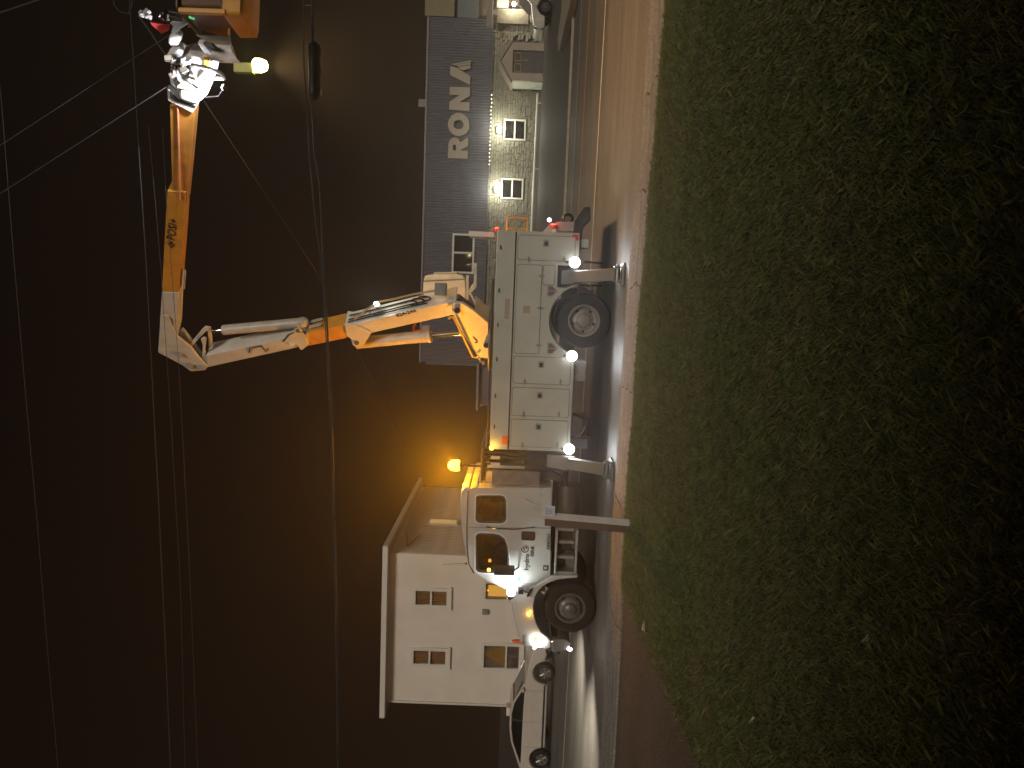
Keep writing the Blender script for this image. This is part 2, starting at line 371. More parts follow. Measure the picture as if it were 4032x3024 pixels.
# ================================================================== STORE (right background)
SIDING = mat('store_siding', (0.098, 0.10, 0.128), 0.55, var=0.08, scale=1.5, dirt=(0.10, 0.09, 0.09), dscale=0.8, damt=0.4)
STONE = mat('split_stone', (0.27, 0.26, 0.205), 0.9, var=0.25, scale=5, bump=0.8, bscale=18)
MORTAR = mat('mortar', (0.11, 0.10, 0.085), 0.95, var=0.2)
TRIMW = mat('white_trim', (0.68, 0.67, 0.62), 0.5, var=0.05)
LETTER = mat('sign_letter', (0.40, 0.35, 0.29), 0.6, var=0.06)
PLASTER = mat('plaster', (0.40, 0.34, 0.29), 0.85, var=0.08, scale=2, bump=0.2)
SY0 = 50.0; BZ = 0.62
store = thing('store', 'long grey metal clad store with stone base and big letter sign', 'store', (6.2, SY0, BZ))
xl, xr_ = -4.45, 17.0; z_s = 3.9; z_t = 7.82
b = MB(); b.box((xl + 0.1, SY0 + 0.16, BZ - 0.4), (xr_ - 0.1, SY0 + 16, z_t - 0.05)); b.build('wall', MORTAR, store)
# corrugated siding, real ribs
b = MB(); prof = []
x = xl
while x < xr_:
    prof += [(x, 0.0), (x + 0.045, 0.03), (x + 0.085, 0.03), (x + 0.125, 0.0)]; x += 0.165
pts = [(min(a, xr_), SY0 - 0.15 - d) for a, d in prof]
lo = [b.bm.verts.new((a, y, z_s)) for a, y in pts]; hi = [b.bm.verts.new((a, y, z_t)) for a, y in pts]
for k in range(len(pts) - 1): b.bm.faces.new((lo[k], lo[k + 1], hi[k + 1], hi[k]))
b.build('siding', SIDING, store, smooth=0)
b = MB(); b.box((xl, SY0 - 0.149, z_s + 0.02), (xr_, SY0 + 0.155, z_t - 0.02)); b.box((xl - 0.15, SY0 - 0.1, z_s + 0.05), (xl - 0.001, SY0 + 14, z_t - 0.3)); b.build('soffit_box', SIDING, store)
b = MB(); b.box((xl - 0.04, SY0 - 0.24, z_t), (xr_ + 0.04, SY0 + 0.3, z_t + 0.12)); b.build('roof_flashing', mat('flashing', (0.22, 0.21, 0.22), 0.5), store, bevel=0.02)
b = MB(); b.box((xl, SY0 - 0.2, z_s - 0.09), (xr_, SY0 - 0.11, z_s - 0.002)); b.build('soffit_trim', mat('soffit_trim', (0.10, 0.10, 0.12), 0.6), store)
# openings (centre x, z0, z1, w)
wins = [(10.42, 1.58, 2.98, 1.30), (6.78, 1.60, 3.02, 1.30)]
vx0, vx1 = 12.9, 16.0
# stone blocks
stone_me = []
for k in range(5):
    bb = MB(); bb.box((-0.5, 0, -0.5), (0.5, 0.16, 0.5)); bm = bb.bm
    f = [q for q in bm.faces if q.calc_center_median().y < 0.01][0]
    r = bmesh.ops.inset_individual(bm, faces=[f], thickness=0.07, depth=0.0)
    bmesh.ops.poke(bm, faces=[f])
    for v in bm.verts:
        if abs(v.co.x) < 0.49 and abs(v.co.z) < 0.49: v.co.y -= random.uniform(0.15, 0.6); v.co.x += random.uniform(-.05, .05); v.co.z += random.uniform(-.05, .05)
    bmesh.ops.recalc_face_normals(bm, faces=bm.faces)
    me = bpy.data.meshes.new('stone'); bm.to_mesh(me); bm.free(); me.materials.append(STONE); stone_me.append(me)
blocks = []
z = 1.02; row = 0
while z < z_s - 0.12:
    hgt = (0.165, 0.12, 0.20, 0.15)[row % 4]; x = xl + (0.0, -0.2, -0.1, -0.3)[row % 4]
    while x < xr_ - 0.1:
        w = random.uniform(0.34, 0.66); xa, xb = max(x, xl + 0.02), min(x + w, xr_ - 0.12)
        segs = [(xa, xb)]
        for cx, za, zb, wd in wins:
            if z + hgt > za + 0.01 and z < zb - 0.01:
                L, Rr = cx - wd / 2, cx + wd / 2; ns = []
                for p_, q_ in segs:
                    if q_ <= L or p_ >= Rr: ns.append((p_, q_))
                    else: ns += [(p_, L)] * (p_ < L) + [(Rr, q_)] * (q_ > Rr)
                segs = ns
        if vx0 < (xa + xb) / 2 < vx1 and z < 2.6: segs = []
        blocks += [(p_, q_, z, hgt) for p_, q_ in segs if q_ - p_ > 0.05]
        x += w
    z += hgt; row += 1
def vis(bk):
    xm = (bk[0] + bk[1]) / 2
    return 0 if 3.9 < xm < 13.2 else 1
blocks.sort(key=lambda q: (vis(q), abs((q[0] + q[1]) / 2 - 8.6)))
BOT = []
for k, (xa, xb, z, hgt) in enumerate(blocks):
    g = 0.011
    mt = Matrix.Translation(((xa + xb) / 2, SY0, z + hgt / 2)) @ Matrix.Diagonal((xb - xa - g, 0.13, hgt - g, 1))
    if k < 300:
        o = bpy.data.objects.new('stone', stone_me[k % 5]); COL.objects.link(o); o.parent = store; o.matrix_local = Matrix.Translation(-ORG['store']) @ mt
    else: BOT.append((stone_me[k % 5], mt))
bm = bmesh.new()
for me, mt in BOT:
    t = me.copy(); t.transform(mt); t.transform(Matrix.Translation(-ORG['store'])); bm.from_mesh(t); bpy.data.meshes.remove(t)
me = bpy.data.meshes.new('stonework'); bm.to_mesh(me); bm.free()
tag(link('stonework', me, STONE, store, ORG['store'], smooth=0), kind='stuff')
b = MB(); b.box((xl, SY0 + 0.02, BZ - 0.5), (xr_ - 0.1, SY0 + 0.3, 1.005)); b.build('plinth', mat('plinth', (0.16, 0.155, 0.14), 0.9, bump=0.3), store)
for cx, za, zb, wd in wins:
    fr = rrect(cx - wd / 2, cx + wd / 2, za, zb, 0.005, 1); zm = (za + zb) / 2
    h1 = [(cx - wd / 2 + .1, za + .1), (cx + wd / 2 - .1, za + .1), (cx + wd / 2 - .1, zm - .05), (cx - wd / 2 + .1, zm - .05)]
    h2 = [(cx - wd / 2 + .1, zm + .05), (cx + wd / 2 - .1, zm + .05), (cx + wd / 2 - .1, zb - .1), (cx - wd / 2 + .1, zb - .1)]
    me = plate([(p[0], p[1]) for p in fr], [h1, h2], 0.14)
    w = put(me, 'window', TRIMW, side_mtx(0, SY0 - 0.04, 0), store, smooth=0)
    for a, c in ((za + .1, zm - .05), (zm + .05, zb - .1)):
        b = MB(); b.box((cx - wd / 2 + .1, SY0 + 0.005, a), (cx + wd / 2 - .1, SY0 + 0.02, c)); b.build('pane', DGLASS, w)
    b = MB(); b.box((cx - wd / 2 + .12, SY0 + 0.06, za + .12), (cx + wd / 2 - .12, SY0 + 0.1, zb - .12)); b.build('blind', DARKIN, w)
    lx = cx - 0.08
    b = MB(); b.box((lx - .13, SY0 - 0.16, zb + .10), (lx + .13, SY0 - 0.01, zb + .2)); b.box((lx - .16, SY0 - 0.28, zb + .19), (lx + .16, SY0 - 0.03, zb + .42)); wl = b.build('wall_lamp', BLACK, store, bevel=0.01)
    b = MB(); b.box((lx - .17, SY0 - 0.30, zb + .13), (lx + .17, SY0 - 0.16, zb + .40)); b.build('lens', emat('store_lamp', (0.95, 1.0, 0.90), 14), wl, bevel=0.02)
    lamp('POINT', (lx, SY0 - 0.75, zb + 0.16), 200, (1.0, 0.97, 0.74), wl, size=0.08)
# upper window
ux0, ux1, uz0, uz1 = at(1868, 1079, SY0).x, at(1868, 923, SY0).x, at(1868, 1000, SY0).z, at(1781, 1000, SY0).z
um = ux0 + (ux1 - ux0) * 0.52
me = plate([(ux0, uz0), (ux1, uz0), (ux1, uz1), (ux0, uz1)], [[(ux0 + .12, uz0 + .12), (um - .06, uz0 + .12), (um - .06, uz1 - .12), (ux0 + .12, uz1 - .12)], [(um + .06, uz0 + .12), (ux1 - .12, uz0 + .12), (ux1 - .12, uz1 - .12), (um + .06, uz1 - .12)]], 0.12)
w = put(me, 'window', TRIMW, side_mtx(0, SY0 - 0.24, 0), store, smooth=0)
for a, c in ((ux0 + .12, um - .06), (um + .06, ux1 - .12)):
    b = MB(); b.box((a, SY0 - 0.23, uz0 + .12), (c, SY0 - 0.215, uz1 - .12)); b.build('pane', DGLASS, w)
b = MB(); b.box((ux0 + .3, SY0 - 0.21, uz0 + .25), (um - .2, SY0 - 0.195, uz0 + .5)); b.box((um + .2, SY0 - 0.21, uz0 + .35), (um + .9, SY0 - 0.195, uz0 + .5)); b.build('curtain', PLASTER, w)
# letters R O N A
sg = thing('store_sign', 'big raised beige block letters on the grey metal siding', 'sign', (at(1846, 430, SY0).x, SY0 - 0.3, at(1846, 430, SY0).z))
def lett(name, X0, X1, Y0, Y1, outer, holes):
    p0 = at(X1, Y1, SY0 - 0.2); p1 = at(X0, Y0, SY0 - 0.2); w_, h_ = p1.x - p0.x, p1.z - p0.z; zb_ = p0.z
    f2 = lambda l: [(p0.x + q[0] * w_, zb_ + q[1] * h_) for q in l]
    me = plate(f2(outer), [f2(h) for h in holes], 0.12)
    return put(me, name, LETTER, side_mtx(0, SY0 - 0.3, 0), sg, smooth=25)
def arc(cx, cy, rx, ry, a0, a1, n=10): return [(cx + rx * math.cos(R(a0 + (a1 - a0) * k / n)), cy + ry * math.sin(R(a0 + (a1 - a0) * k / n))) for k in range(n + 1)]
lett('letter', 1767, 1841, 541, 626, [(0, 0), (.36, 0), (.36, .34), (.42, .34), (.60, 0), (1.0, 0), (.76, .42)] + arc(.60, .68, .38, .32, -50, 90) + [(0, 1)], [[(.36, .60), (.36, .76)] + arc(.52, .68, .13, .085, 90, -90, 8)])
lett('letter', 1766, 1846, 445, 539, arc(.5, .5, .5, .5, 0, 350, 35), [arc(.5, .5, .2, .24, 0, 350, 30)])
lett('letter', 1772, 1848, 344, 437, [(0, 0), (.35, 0), (.35, .5), (.66, 0), (1, 0), (1, 1), (.65, 1), (.65, .5), (.34, 1), (0, 1)], [])
A0 = (1775, 1851, 237, 336)
lett('letter', *A0, [(0, 0), (.34, 0), (.56, .44), (.66, .66), (.73, .98), (.70, 1), (.36, 1)], [])
lett('letter_stripe', *A0, [(.58, .36), (.70, 0.0), (.80, 0.0), (.71, .60), (.655, .60)], [])
lett('letter_stripe', *A0, [(.74, .62), (.83, 0.0), (.90, 0.0), (.765, .80)], [])
lett('letter_stripe', *A0, [(.78, .84), (.93, 0.0), (1.0, 0.0), (.79, .98)], [])
# string of small lights under the soffit
b = MB(); bb = MB(); x = at(1938, 860, SY0).x
xe = at(1940, 365, SY0).x; pts = []
x = at(1930, 650, SY0).x
while x < xe:
    p = Vector((x, SY0 - 0.23, z_s - 0.1 + random.uniform(-.03, .02))); pts.append(p); bb.sphere(p, 0.026, 8, 5); x += 0.235
b.tube(pts, 0.008, 5); w = b.build('light_string', BLACK, store); bb.build('bulb', emat('bulb', (1.0, 0.86, 0.6), 9), w)
# white pipe rail at the base
b = MB(); b.tube([(xl + 1, SY0 - 0.45, 1.02), (12.6, SY0 - 0.45, 0.93)], 0.075, 10)
for x in (0, 4, 8, 12): b.cyl((x, SY0 - 0.45, 0.3), (x, SY0 - 0.45, 0.95), 0.05)
b.build('base_rail', TRIMW, store)
# roof vent
p = at(1676, 400, SY0); b = MB(); b.box((p.x - .25, SY0 + 0.4, z_t - .1), (p.x + .25, SY0 + 0.9, z_t + 0.62)); b.build('roof_vent', GREY, store, bevel=0.03)
# entrance porch
VY = 48.2
fa = [at(a, c, VY) for a, c in ((2141, 320), (2014, 318), (1974, 238), (2021, 168), (2141, 168))]
vl, vr, vap = fa[1].x, fa[3].x, fa[2].z; vz1 = (fa[1].z + fa[3].z) / 2; vm = (vl + vr) / 2
outl = [(vl, BZ), (vr, BZ), (vr, vz1), (vm, vap), (vl, vz1)]
dl, dr = vl + 0.45, vr - 0.45; dz = vz1 - 0.62
hole = [(dl, BZ + 0.02), (dr, BZ + 0.02), (dr, vz1 - 0.02), (dl, vz1 - 0.02)]
me = plate(outl, [hole], 0.25); po = put(me, 'porch', PLASTER, side_mtx(0, VY, 0), store, smooth=0)
b = MB(); b.box((vl + 0.001, VY + 0.126, BZ), (vl + 0.12, SY0, vz1 - 0.01)); b.box((vr - 0.12, VY + 0.126, BZ), (vr - 0.001, SY0, vz1 - 0.01)); b.build('porch_lit_side', mat('porch_lit_side', (0.55, 0.56, 0.50), 0.8), po)  # coloured paler than the porch front for the wall lamps' light
b = MB(); b.prism([(vl - .12, VY - .2, vz1 - .02), (vm, VY - .2, vap + .06), (vr + .12, VY - .2, vz1 - .02), (vr + .12, VY - .2, vz1 + .08), (vm, VY - .2, vap + .17), (vl - .12, VY - .2, vz1 + .08)], (0, SY0 - VY + .1, 0)); b.build('porch_roof', mat('porch_roof', (0.33, 0.28, 0.24), 0.8), po)
b = MB(); b.box((dl, VY + 0.05, BZ), (dr, VY + 0.1, dz)); b.build('door', mat('store_door', (0.085, 0.075, 0.075), 0.5), po)
b = MB(); b.box((dl + .5 * (dr - dl) + .1, VY + 0.0, BZ + .95), (dl + .5 * (dr - dl) + .16, VY + 0.049, BZ + 1.3)); b.build('door_handle', STEEL, po)
b = MB(); b.box((dl, VY + 0.06, dz), (dr, VY + 0.1, vz1 - .02)); b.build('transom', mat('transom', (0.06, 0.04, 0.03), 0.6), po)
for a, c in ((dl + .08, dl + (dr - dl) * .46), (dl + (dr - dl) * .54, dr - .08)):
    me = plate([(a, dz + .07), (c, dz + .07), (c, vz1 - .1), (a, vz1 - .1)], [[(a + .07, dz + .14), (c - .07, dz + .14), (c - .07, vz1 - .17), (a + .07, vz1 - .17)]], 0.03)
    put(me, 'transom_frame', mat('transom_frame', (0.30, 0.20, 0.15), 0.6), side_mtx(0, VY + 0.04, 0), po, smooth=0)
# right wing
wing = thing('store_wing', 'lit shopfront wing with olive and blue panels at the right end of the store', 'building', (20, SY0, BZ))
b = MB(); b.box((xr_ + 0.06, SY0 + 0.5, BZ - .3), (27, SY0 + 14, 6.9)); b.build('wall', mat('wing_wall', (0.15, 0.12, 0.09), 0.8), wing)
q = lambda X, Y, d=0.0: at(X, Y, SY0 + d)
def panel(name, X0, X1, Y1, material, d, parent, xend=27):
    a, c = q(X1, Y1, d), q(X0, Y1, d); b = MB(); b.box((a.x, SY0 + d, a.z), (xend, SY0 + d + 0.3, c.z)); return b.build(name, material, parent, bevel=0.02)
panel('olive_panel', 1672, 1788, 66, mat('olive', (0.22, 0.20, 0.12), 0.8), 0.1, wing)
panel('blue_panel', 1800, 1882, 76, mat('bluegrey', (0.13, 0.15, 0.155), 0.6), 0.12, wing)
panel('canopy', 1914, 1938, 105, mat('canopy', (0.30, 0.26, 0.21), 0.7), -1.3, wing)
w = panel('shop_window', 1955, 2002, 32, TRIMW, 0.2, wing)
lx0 = q(1978, 25).x
for k in range(7):
    b = MB(); b.box((lx0 + .05 + k * .32, SY0 + .15, q(1998, 10).z), (lx0 + .05 + k * .32 + random.uniform(.1, .24), SY0 + .19, q(1960, 10).z)); b.build('window_display', emat('display%d' % (k % 3), ((1, .95, .7), (.9, .75, .5), (1, 1, .85))[k % 3], (0.9, .35, .6)[k % 3]), w)
b = MB(); p = q(2024, 16, -0.4); b.sphere(p, 0.13, 12, 8); wl = b.build('porch_lamp', emat('warm_lamp', (1.0, 0.9, 0.75), 20), wing); lamp('POINT', p + Vector((0, -.4, 0)), 160, (1.0, .85, .6), wl)
panel('masonry_pier', 1956, 2080, 96, STONE, -0.25, wing, q(2000, 40).x)
b = MB(); p0 = q(1700, 25, 1.0); b.cyl((p0.x + .6, SY0 + 1, 6.8), (p0.x + .35, SY0 + 1, 10.4), 0.06, 0.03); b.build('flag_pole', STEEL, wing)

# kerb island in the lot
isl = [gp(a, c, rise(0, gp(a, c, .25).y) + .12) for a, c in ((2205, 205), (2196, 150), (2203, 20), (2245, 0), (2242, 30), (2212, 150))]
isl = [gp(a, c, .25) for a, c in ((2204, 205), (2198, 160), (2214, 40), (2222, -120), (2262, -120), (2246, 20), (2222, 120))]
b = MB(); b.prism([(p.x, p.y, 0.0) for p in isl], (0, 0, 0.30)); tag(b.build('kerb_island', KERB, bevel=0.05), kind='structure')

# low metal shed behind the truck
shed = thing('shed', 'low blue grey metal shed seen just above the truck body', 'shed', (at(1925, 1500, 44).x, 44, 0.6))
b = MB(); p = [at(a, c, 44) for a, c in ((1900, 1446), (1886, 1452), (1882, 1590), (1900, 1592))]
b.box((p[2].x - .1, 44, 0.5), (p[0].x, 49, p[1].z - 0.02)); b.build('wall', SIDING, shed)
b = MB(); b.prism([(p[2].x - 0.35, 43.7, p[2].z - .02), (p[0].x + .2, 43.7, p[1].z), (p[0].x + .2, 43.7, p[1].z + .12), (p[2].x - .35, 43.7, p[2].z + .10)], (0, 5.5, 0)); b.build('roof', mat('shed_roof', (0.20, 0.20, 0.23), 0.5), shed)

# ================================================================== HOUSE (left background)
STUCCO = mat('stucco', (0.74, 0.69, 0.62), 0.9, var=0.05, scale=0.8, bump=0.5, bscale=25, dirt=(0.56, 0.50, 0.42), dscale=0.5, damt=0.5)
HY = 33.0; HX0, HX1, HZ = -18.5, -11.5, 6.95
house = thing('house', 'pale two storey house with flat overhanging roof across the road', 'house', ((HX0 + HX1) / 2, HY, 0.0))
hw = [(2319, 2388, 1629, 1766), (2554, 2620, 1621, 1761), (2535, 2636, 1898, 2050), (2290, 2367, 1905, 2075)]
rects = []
for Y0, Y1, X0, X1 in hw:
    xm0 = at((X0 + X1) / 2, Y1, HY).x; xm1 = at((X0 + X1) / 2, Y0, HY).x; z1 = at(X0, (Y0 + Y1) / 2, HY).z; z0 = at(X1, (Y0 + Y1) / 2, HY).z
    rects.append((xm0, xm1, z0, z1))
holes = [[(a, c), (b_, c), (b_, d), (a, d)] for a, b_, c, d in rects]
me = plate([(HX0, -0.3), (HX1, -0.3), (HX1, HZ), (HX0, HZ)], holes, 0.2); put(me, 'front_wall', STUCCO, side_mtx(0, HY + 0.1, 0), house, smooth=0)
HYE = 45.0
b = MB(); b.box((HX0 + .02, HYE - .2, -.3), (HX1 - .02, HYE, HZ)); b.box((HX0 + .002, HY + .2, -.3), (HX0 + .2, HYE - .2, HZ - .001)); b.build('back_wall', STUCCO, house)
BOARD = mat('side_boards', (0.74, 0.63, 0.50), 0.8, var=0.12, scale=3)
b = MB(); b.box((HX1 - .2, HY + .2, -.3), (HX1 - .03, HYE - .2, HZ - .001)); b.build('side_wall', BOARD, house)
y = HY + 0.2; bm0 = None
while y < HYE - 0.25:
    if bm0 is None:
        b = MB(); b.prism([(HX1 - .03, y, -.3), (HX1 + .005, y + .02, -.3), (HX1 + .005, y + .185, -.3), (HX1 - .03, y + .21, -.3)], (0, 0, HZ + .28)); o = b.build('board', BOARD, house, smooth=0); bm0 = (o, y)
    else:
        o = bm0[0].copy(); COL.objects.link(o); o.location.y += y - bm0[1]
    y += 0.235
wy0 = onplane(1740, 2068, Vector((HX1, 0, 0)), Vector((1, 0, 0))); wy1 = onplane(1740, 2048, Vector((HX1, 0, 0)), Vector((1, 0, 0)))
wz0 = onplane(1806, 2060, Vector((HX1, 0, 0)), Vector((1, 0, 0))).z; wz1 = onplane(1683, 2060, Vector((HX1, 0, 0)), Vector((1, 0, 0))).z
b = MB(); b.box((HX1 + .008, wy0.y, wz0), (HX1 + .06, wy1.y, wz1)); w = b.build('side_window', TRIMW, house)
b = MB(); b.box((HX1 + .05, wy0.y + .1, wz0 + .1), (HX1 + .066, wy1.y - .1, wz1 - .1)); part(b.build('pane', emat('lit_pane', (1.0, 0.72, 0.28), 0.30), w), 'window pane glowing yellow')
# roof slab with fascia
b = MB(); b.box((HX0 - .45, HY - .45, HZ + .001), (HX1 + .42, HYE + .3, HZ + .10)); rf = b.build('roof', mat('soffit', (0.40, 0.37, 0.33), 0.7), house)
b = MB(); b.box((HX0 - .48, HY - .50, HZ + .03), (HX1 + .45, HY - .452, HZ + .26)); b.box((HX1 + .422, HY - .452, HZ + .03), (HX1 + .47, HYE + .33, HZ + .26)); b.box((HX0 - .50, HY - .452, HZ + .03), (HX0 - .452, HYE + .33, HZ + .26)); b.build('fascia', TRIMW, rf, bevel=0.01)
b = MB(); b.box((HX0 - .4, HY - .4, HZ + .101), (HX1 + .4, HYE, HZ + .2)); b.build('roofing', LOT, rf)
CGLASS = glass('clear_glass', (.9, .88, .85), .03)
CURT = mat('curtain', (0.36, 0.215, 0.11), 0.9, var=0.2, scale=8); GOLD = mat('gold_curtain', (0.50, 0.30, 0.07), 0.9, var=0.15, scale=6)
for k, (a, c, z0, z1) in enumerate(rects):
    zm = z0 + (z1 - z0) * (0.5 if k < 2 else 0.38 if k == 2 else 0.45)
    fr = 0.085
    me = plate([(a - .06, z0 - .06), (c + .06, z0 - .06), (c + .06, z1 + .06), (a - .06, z1 + .06)], [[(a + fr, z0 + fr), (c - fr, z0 + fr), (c - fr, zm - .04), (a + fr, zm - .04)], [(a + fr, zm + .04), (c - fr, zm + .04), (c - fr, z1 - fr), (a + fr, z1 - fr)]], 0.07)
    w = put(me, 'window', TRIMW, side_mtx(0, HY - 0.03, 0), house, smooth=0)
    for d0, d1 in ((z0 + fr, zm - .04), (zm + .04, z1 - fr)):
        b = MB(); b.box((a + fr, HY, d0), (c - fr, HY + .012, d1)); b.build('pane', CGLASS, w)
    b = MB(); b.box((a - .12, HY - .12, z0 - .14), (c + .12, HY - .001, z0 - .06)); b.build('sill', TRIMW, w)
    b = MB()                                                          # pleated curtain
    n = 14; V0 = []
    for j in range(n + 1): xj = a + (c - a) * j / n; V0.append((xj, HY + .05 + (.02 if j % 2 else -.01)))
    lo = [b.bm.verts.new((q_[0], q_[1], z0)) for q_ in V0]; hi = [b.bm.verts.new((q_[0], q_[1], z1)) for q_ in V0]
    for j in range(n): b.bm.faces.new((lo[j], lo[j + 1], hi[j + 1], hi[j]))
    b.build('curtain', CURT if k < 2 else GOLD if k == 3 else mat('grey_curtain', (0.28, 0.24, 0.19), 0.9), w, smooth=0)
    if k == 2:
        b = MB(); b.prism([(a + .1, HY + .022, zm + .06), (c - .1, HY + .022, zm + .06), ((a + c) / 2 + .1, HY + .022, z1 - .05)], (0, .01, 0)); b.build('drape', GOLD, w)
        b = MB(); b.box((a + .1, HY + .02, z0 + .1), ((a + c) / 2 - .05, HY + .03, zm - .25)); b.box(((a + c) / 2 + .1, HY + .02, z0 + .15), (c - .1, HY + .03, zm - .1)); b.build('notice', mat('notice', (0.16, 0.08, 0.09), 0.8), w)
    if k == 3:
        b = MB(); b.box((a + .2, HY + .02, z0 + .2), (c - .2, HY + .03, z1 - .2)); part(b.build('lit_panel', emat('lit_room', (1.0, 0.60, 0.12), 0.5), w), 'orange lit room behind the pane')
        lamp('POINT', ((a + c) / 2, HY + 0.06, z1 - .2 + .0), .6, (1.0, .6, .15), w, size=.02)
p = at(1911, 2406, HY); b = MB(); b.box((p.x - .12, HY - .16, p.z - .12), (p.x + .10, HY - .001, p.z + .14)); b.build('meter_box', GREY, house, bevel=.02)
b = MB(); b.tube([(HX0 + .1, HY - .06, HZ - .05), (HX0 + .1, HY - .06, 0.1)], .04, 8); b.build('downspout', TRIMW, house)
b = MB(); b.tube([onplane(1650, 2110, Vector((HX1 + .05, 0, 0)), Vector((1, 0, 0))), onplane(1604, 2150, Vector((HX1 + .05, 0, 0)), Vector((1, 0, 0))), onplane(1601, 2098, Vector((HX1 + .05, 0, 0)), Vector((1, 0, 0)))], .02, 6); b.build('service_cable', BLACK, house)

# ================================================================== BUCKET TRUCK
Y0 = 14.6; YW = 2.42; YC = Y0 + YW / 2
truck = thing('bucket_truck', 'white utility bucket truck with raised orange boom parked on the road', 'truck', (-2.8, YC, 0))
hubF, hubR = at(2246, 2399, Y0), at(2301, 1263, Y0); hubF.z = hubR.z = 0.52
XF, XB, ZB, ZM, ZT = -2.94, 1.22, 0.675, 1.86, 2.225
# body with wheel-arch
ra = 0.67; a0 = math.asin((ZB - .52) / ra)
arcp = [(hubR.x + ra * math.cos(t), .52 + ra * math.sin(t)) for t in [a0 + (math.pi - 2 * a0) * k / 18 for k in range(19)]]
ox0, ox1 = at(2250, 1132, Y0).x, at(2250, 1046, Y0).x
body = MB().prism(xz([(XF, ZM - .004), (XF, ZB)] + arcp[::-1] + [(hubR.x + .70, ZB), (ox0, ZB), (ox0, 1.06), (ox1, 1.06), (ox1, ZB), (XB, ZB), (XB, ZM - .004)], Y0), (0, YW, 0)).build('service_body', WHITE, truck, bevel=.012)
MB().box((XF + .002, Y0 + .012, ZM - .004), (XB - .002, Y0 + YW - .012, ZM + .006)).build('seam', SEAL, body)
MB().box((XF, Y0, ZM + .006), (XB, Y0 + .42, ZT)).build('upper_compartment', WHITE, truck, bevel=.012)
MB().box((XF, Y0 + YW - .42, ZM + .006), (XB, Y0 + YW, ZT)).build('upper_compartment', WHITE, truck, bevel=.012)
MB().box((XF, Y0 + .43, ZM + .007), (XB, Y0 + YW - .43, ZM + .05)).build('deck', GREY, truck)
MB().box((XF + .02, Y0 - .012, ZM + .0), (XB - .02, Y0 - .001, ZM + .022)).build('drip_rail', CHROME, truck)
MB().tube([(XF + .05, Y0 + .10, ZT + .05), (XB - .9, Y0 + .10, ZT + .05)], .022, 8).build('top_rail', BLACK, truck)
MB().prism(xz([(hubR.x + (ra + .035) * math.cos(t), .52 + (ra + .035) * math.sin(t)) for t in [a0 + (math.pi - 2 * a0) * k / 18 for k in range(19)]] + [(hubR.x + ra * math.cos(t), .52 + ra * math.sin(t)) for t in [a0 + (math.pi - 2 * a0) * (18 - k) / 18 for k in range(19)]], Y0 - .018), (0, .017, 0)).build('arch_trim', WHITE, truck, bevel=.004)
MB().box((ox0 - .02, Y0 + .12, ZB), (ox1 + .02, Y0 + .14, 1.07)).build('outrigger_recess', BLACK, truck)
def door(x0, x1, z0, z1, latch, hinges):
    o = MB().prism(xz(rrect(x0, x1, z0, z1, .035), Y0 - .017), (0, .013, 0)).build('compartment_door', WHITE, truck, bevel=.004)
    MB().prism(xz(rrect(x0 - .012, x1 + .012, z0 - .012, z1 + .012, .04), Y0 - .004), (0, .0035, 0)).build('door_seal', SEAL, o)
    if latch:
        lx, lz = latch
        MB().prism(xz(rrect(lx - .065, lx + .065, lz - .055, lz + .055, .012), Y0 - .021), (0, .0035, 0)).build('latch', STEEL, o, bevel=.003)
        MB().box((lx - .045, Y0 - .034, lz - .03), (lx + .03, Y0 - .0215, lz + .03)).build('latch_paddle', BLACK, o, bevel=.004)
    for hx, hz, horiz in hinges:
        d = (.055, .012) if horiz else (.014, .055)
        MB().box((hx - d[0], Y0 - .036, hz - d[1]), (hx + d[0], Y0 - .0175, hz + d[1])).box((hx - .02, Y0 - .03, hz - .025), (hx + .03, Y0 - .018, hz + .025)).build('hinge', STEEL, o, bevel=.004)
    return o
tp = lambda X, Y: at(X, Y, Y0)
door(tp(2150, 1025).x, tp(2150, 930).x, .76, 1.82, (tp(2150, 958).x, tp(2150, 958).z), [(tp(2070, 1022).x, 1.62, 1), (tp(2200, 1022).x, .95, 1)])
door(tp(2080, 1391).x, tp(2080, 1043).x, 1.36, 1.82, None, [(tp(2120, 1087).x, 1.36, 0), (tp(2120, 1212).x, 1.36, 0), (tp(2120, 1360).x, 1.36, 0)])
door(tp(2100, 1128).x + .05, tp(2100, 1043).x, 1.12, 1.33, None, [])
for Y1_, Y0_, ly in ((1511, 1407, 1435), (1638, 1530, 1556), (1760, 1655, 1680)):
    door(tp(2130, Y1_).x, tp(2130, Y0_).x, .74, 1.82, (tp(2132, ly).x, 1.30), [(tp(2065, Y1_ - 8).x, 1.60, 1), (tp(2200, Y1_ - 8).x, .92, 1)])
for xx_, zz_ in ((.9, 2.15), (.1, 2.15), (-.55, 2.15), (-1.2, 2.15), (-1.9, 2.15), (-2.5, 2.15)):
    MB().box((xx_ - .04, Y0 - .02, zz_ - .012), (xx_ + .04, Y0 - .001, zz_ + .012)).build('top_latch', BLACK, truck, bevel=.004)
MB().box((hubR.x - .02, Y0 - .006, 1.94), (hubR.x + .36, Y0 - .001, 2.03)).build('decal', mat('decal', (0.34, 0.25, 0.19), .6), truck)
MB().box((hubR.x + .1, Y0 - .024, 1.55), (hubR.x + .24, Y0 - .0175, 1.68)).build('decal', mat('decal'  , (0.3, .2, .15)), truck)
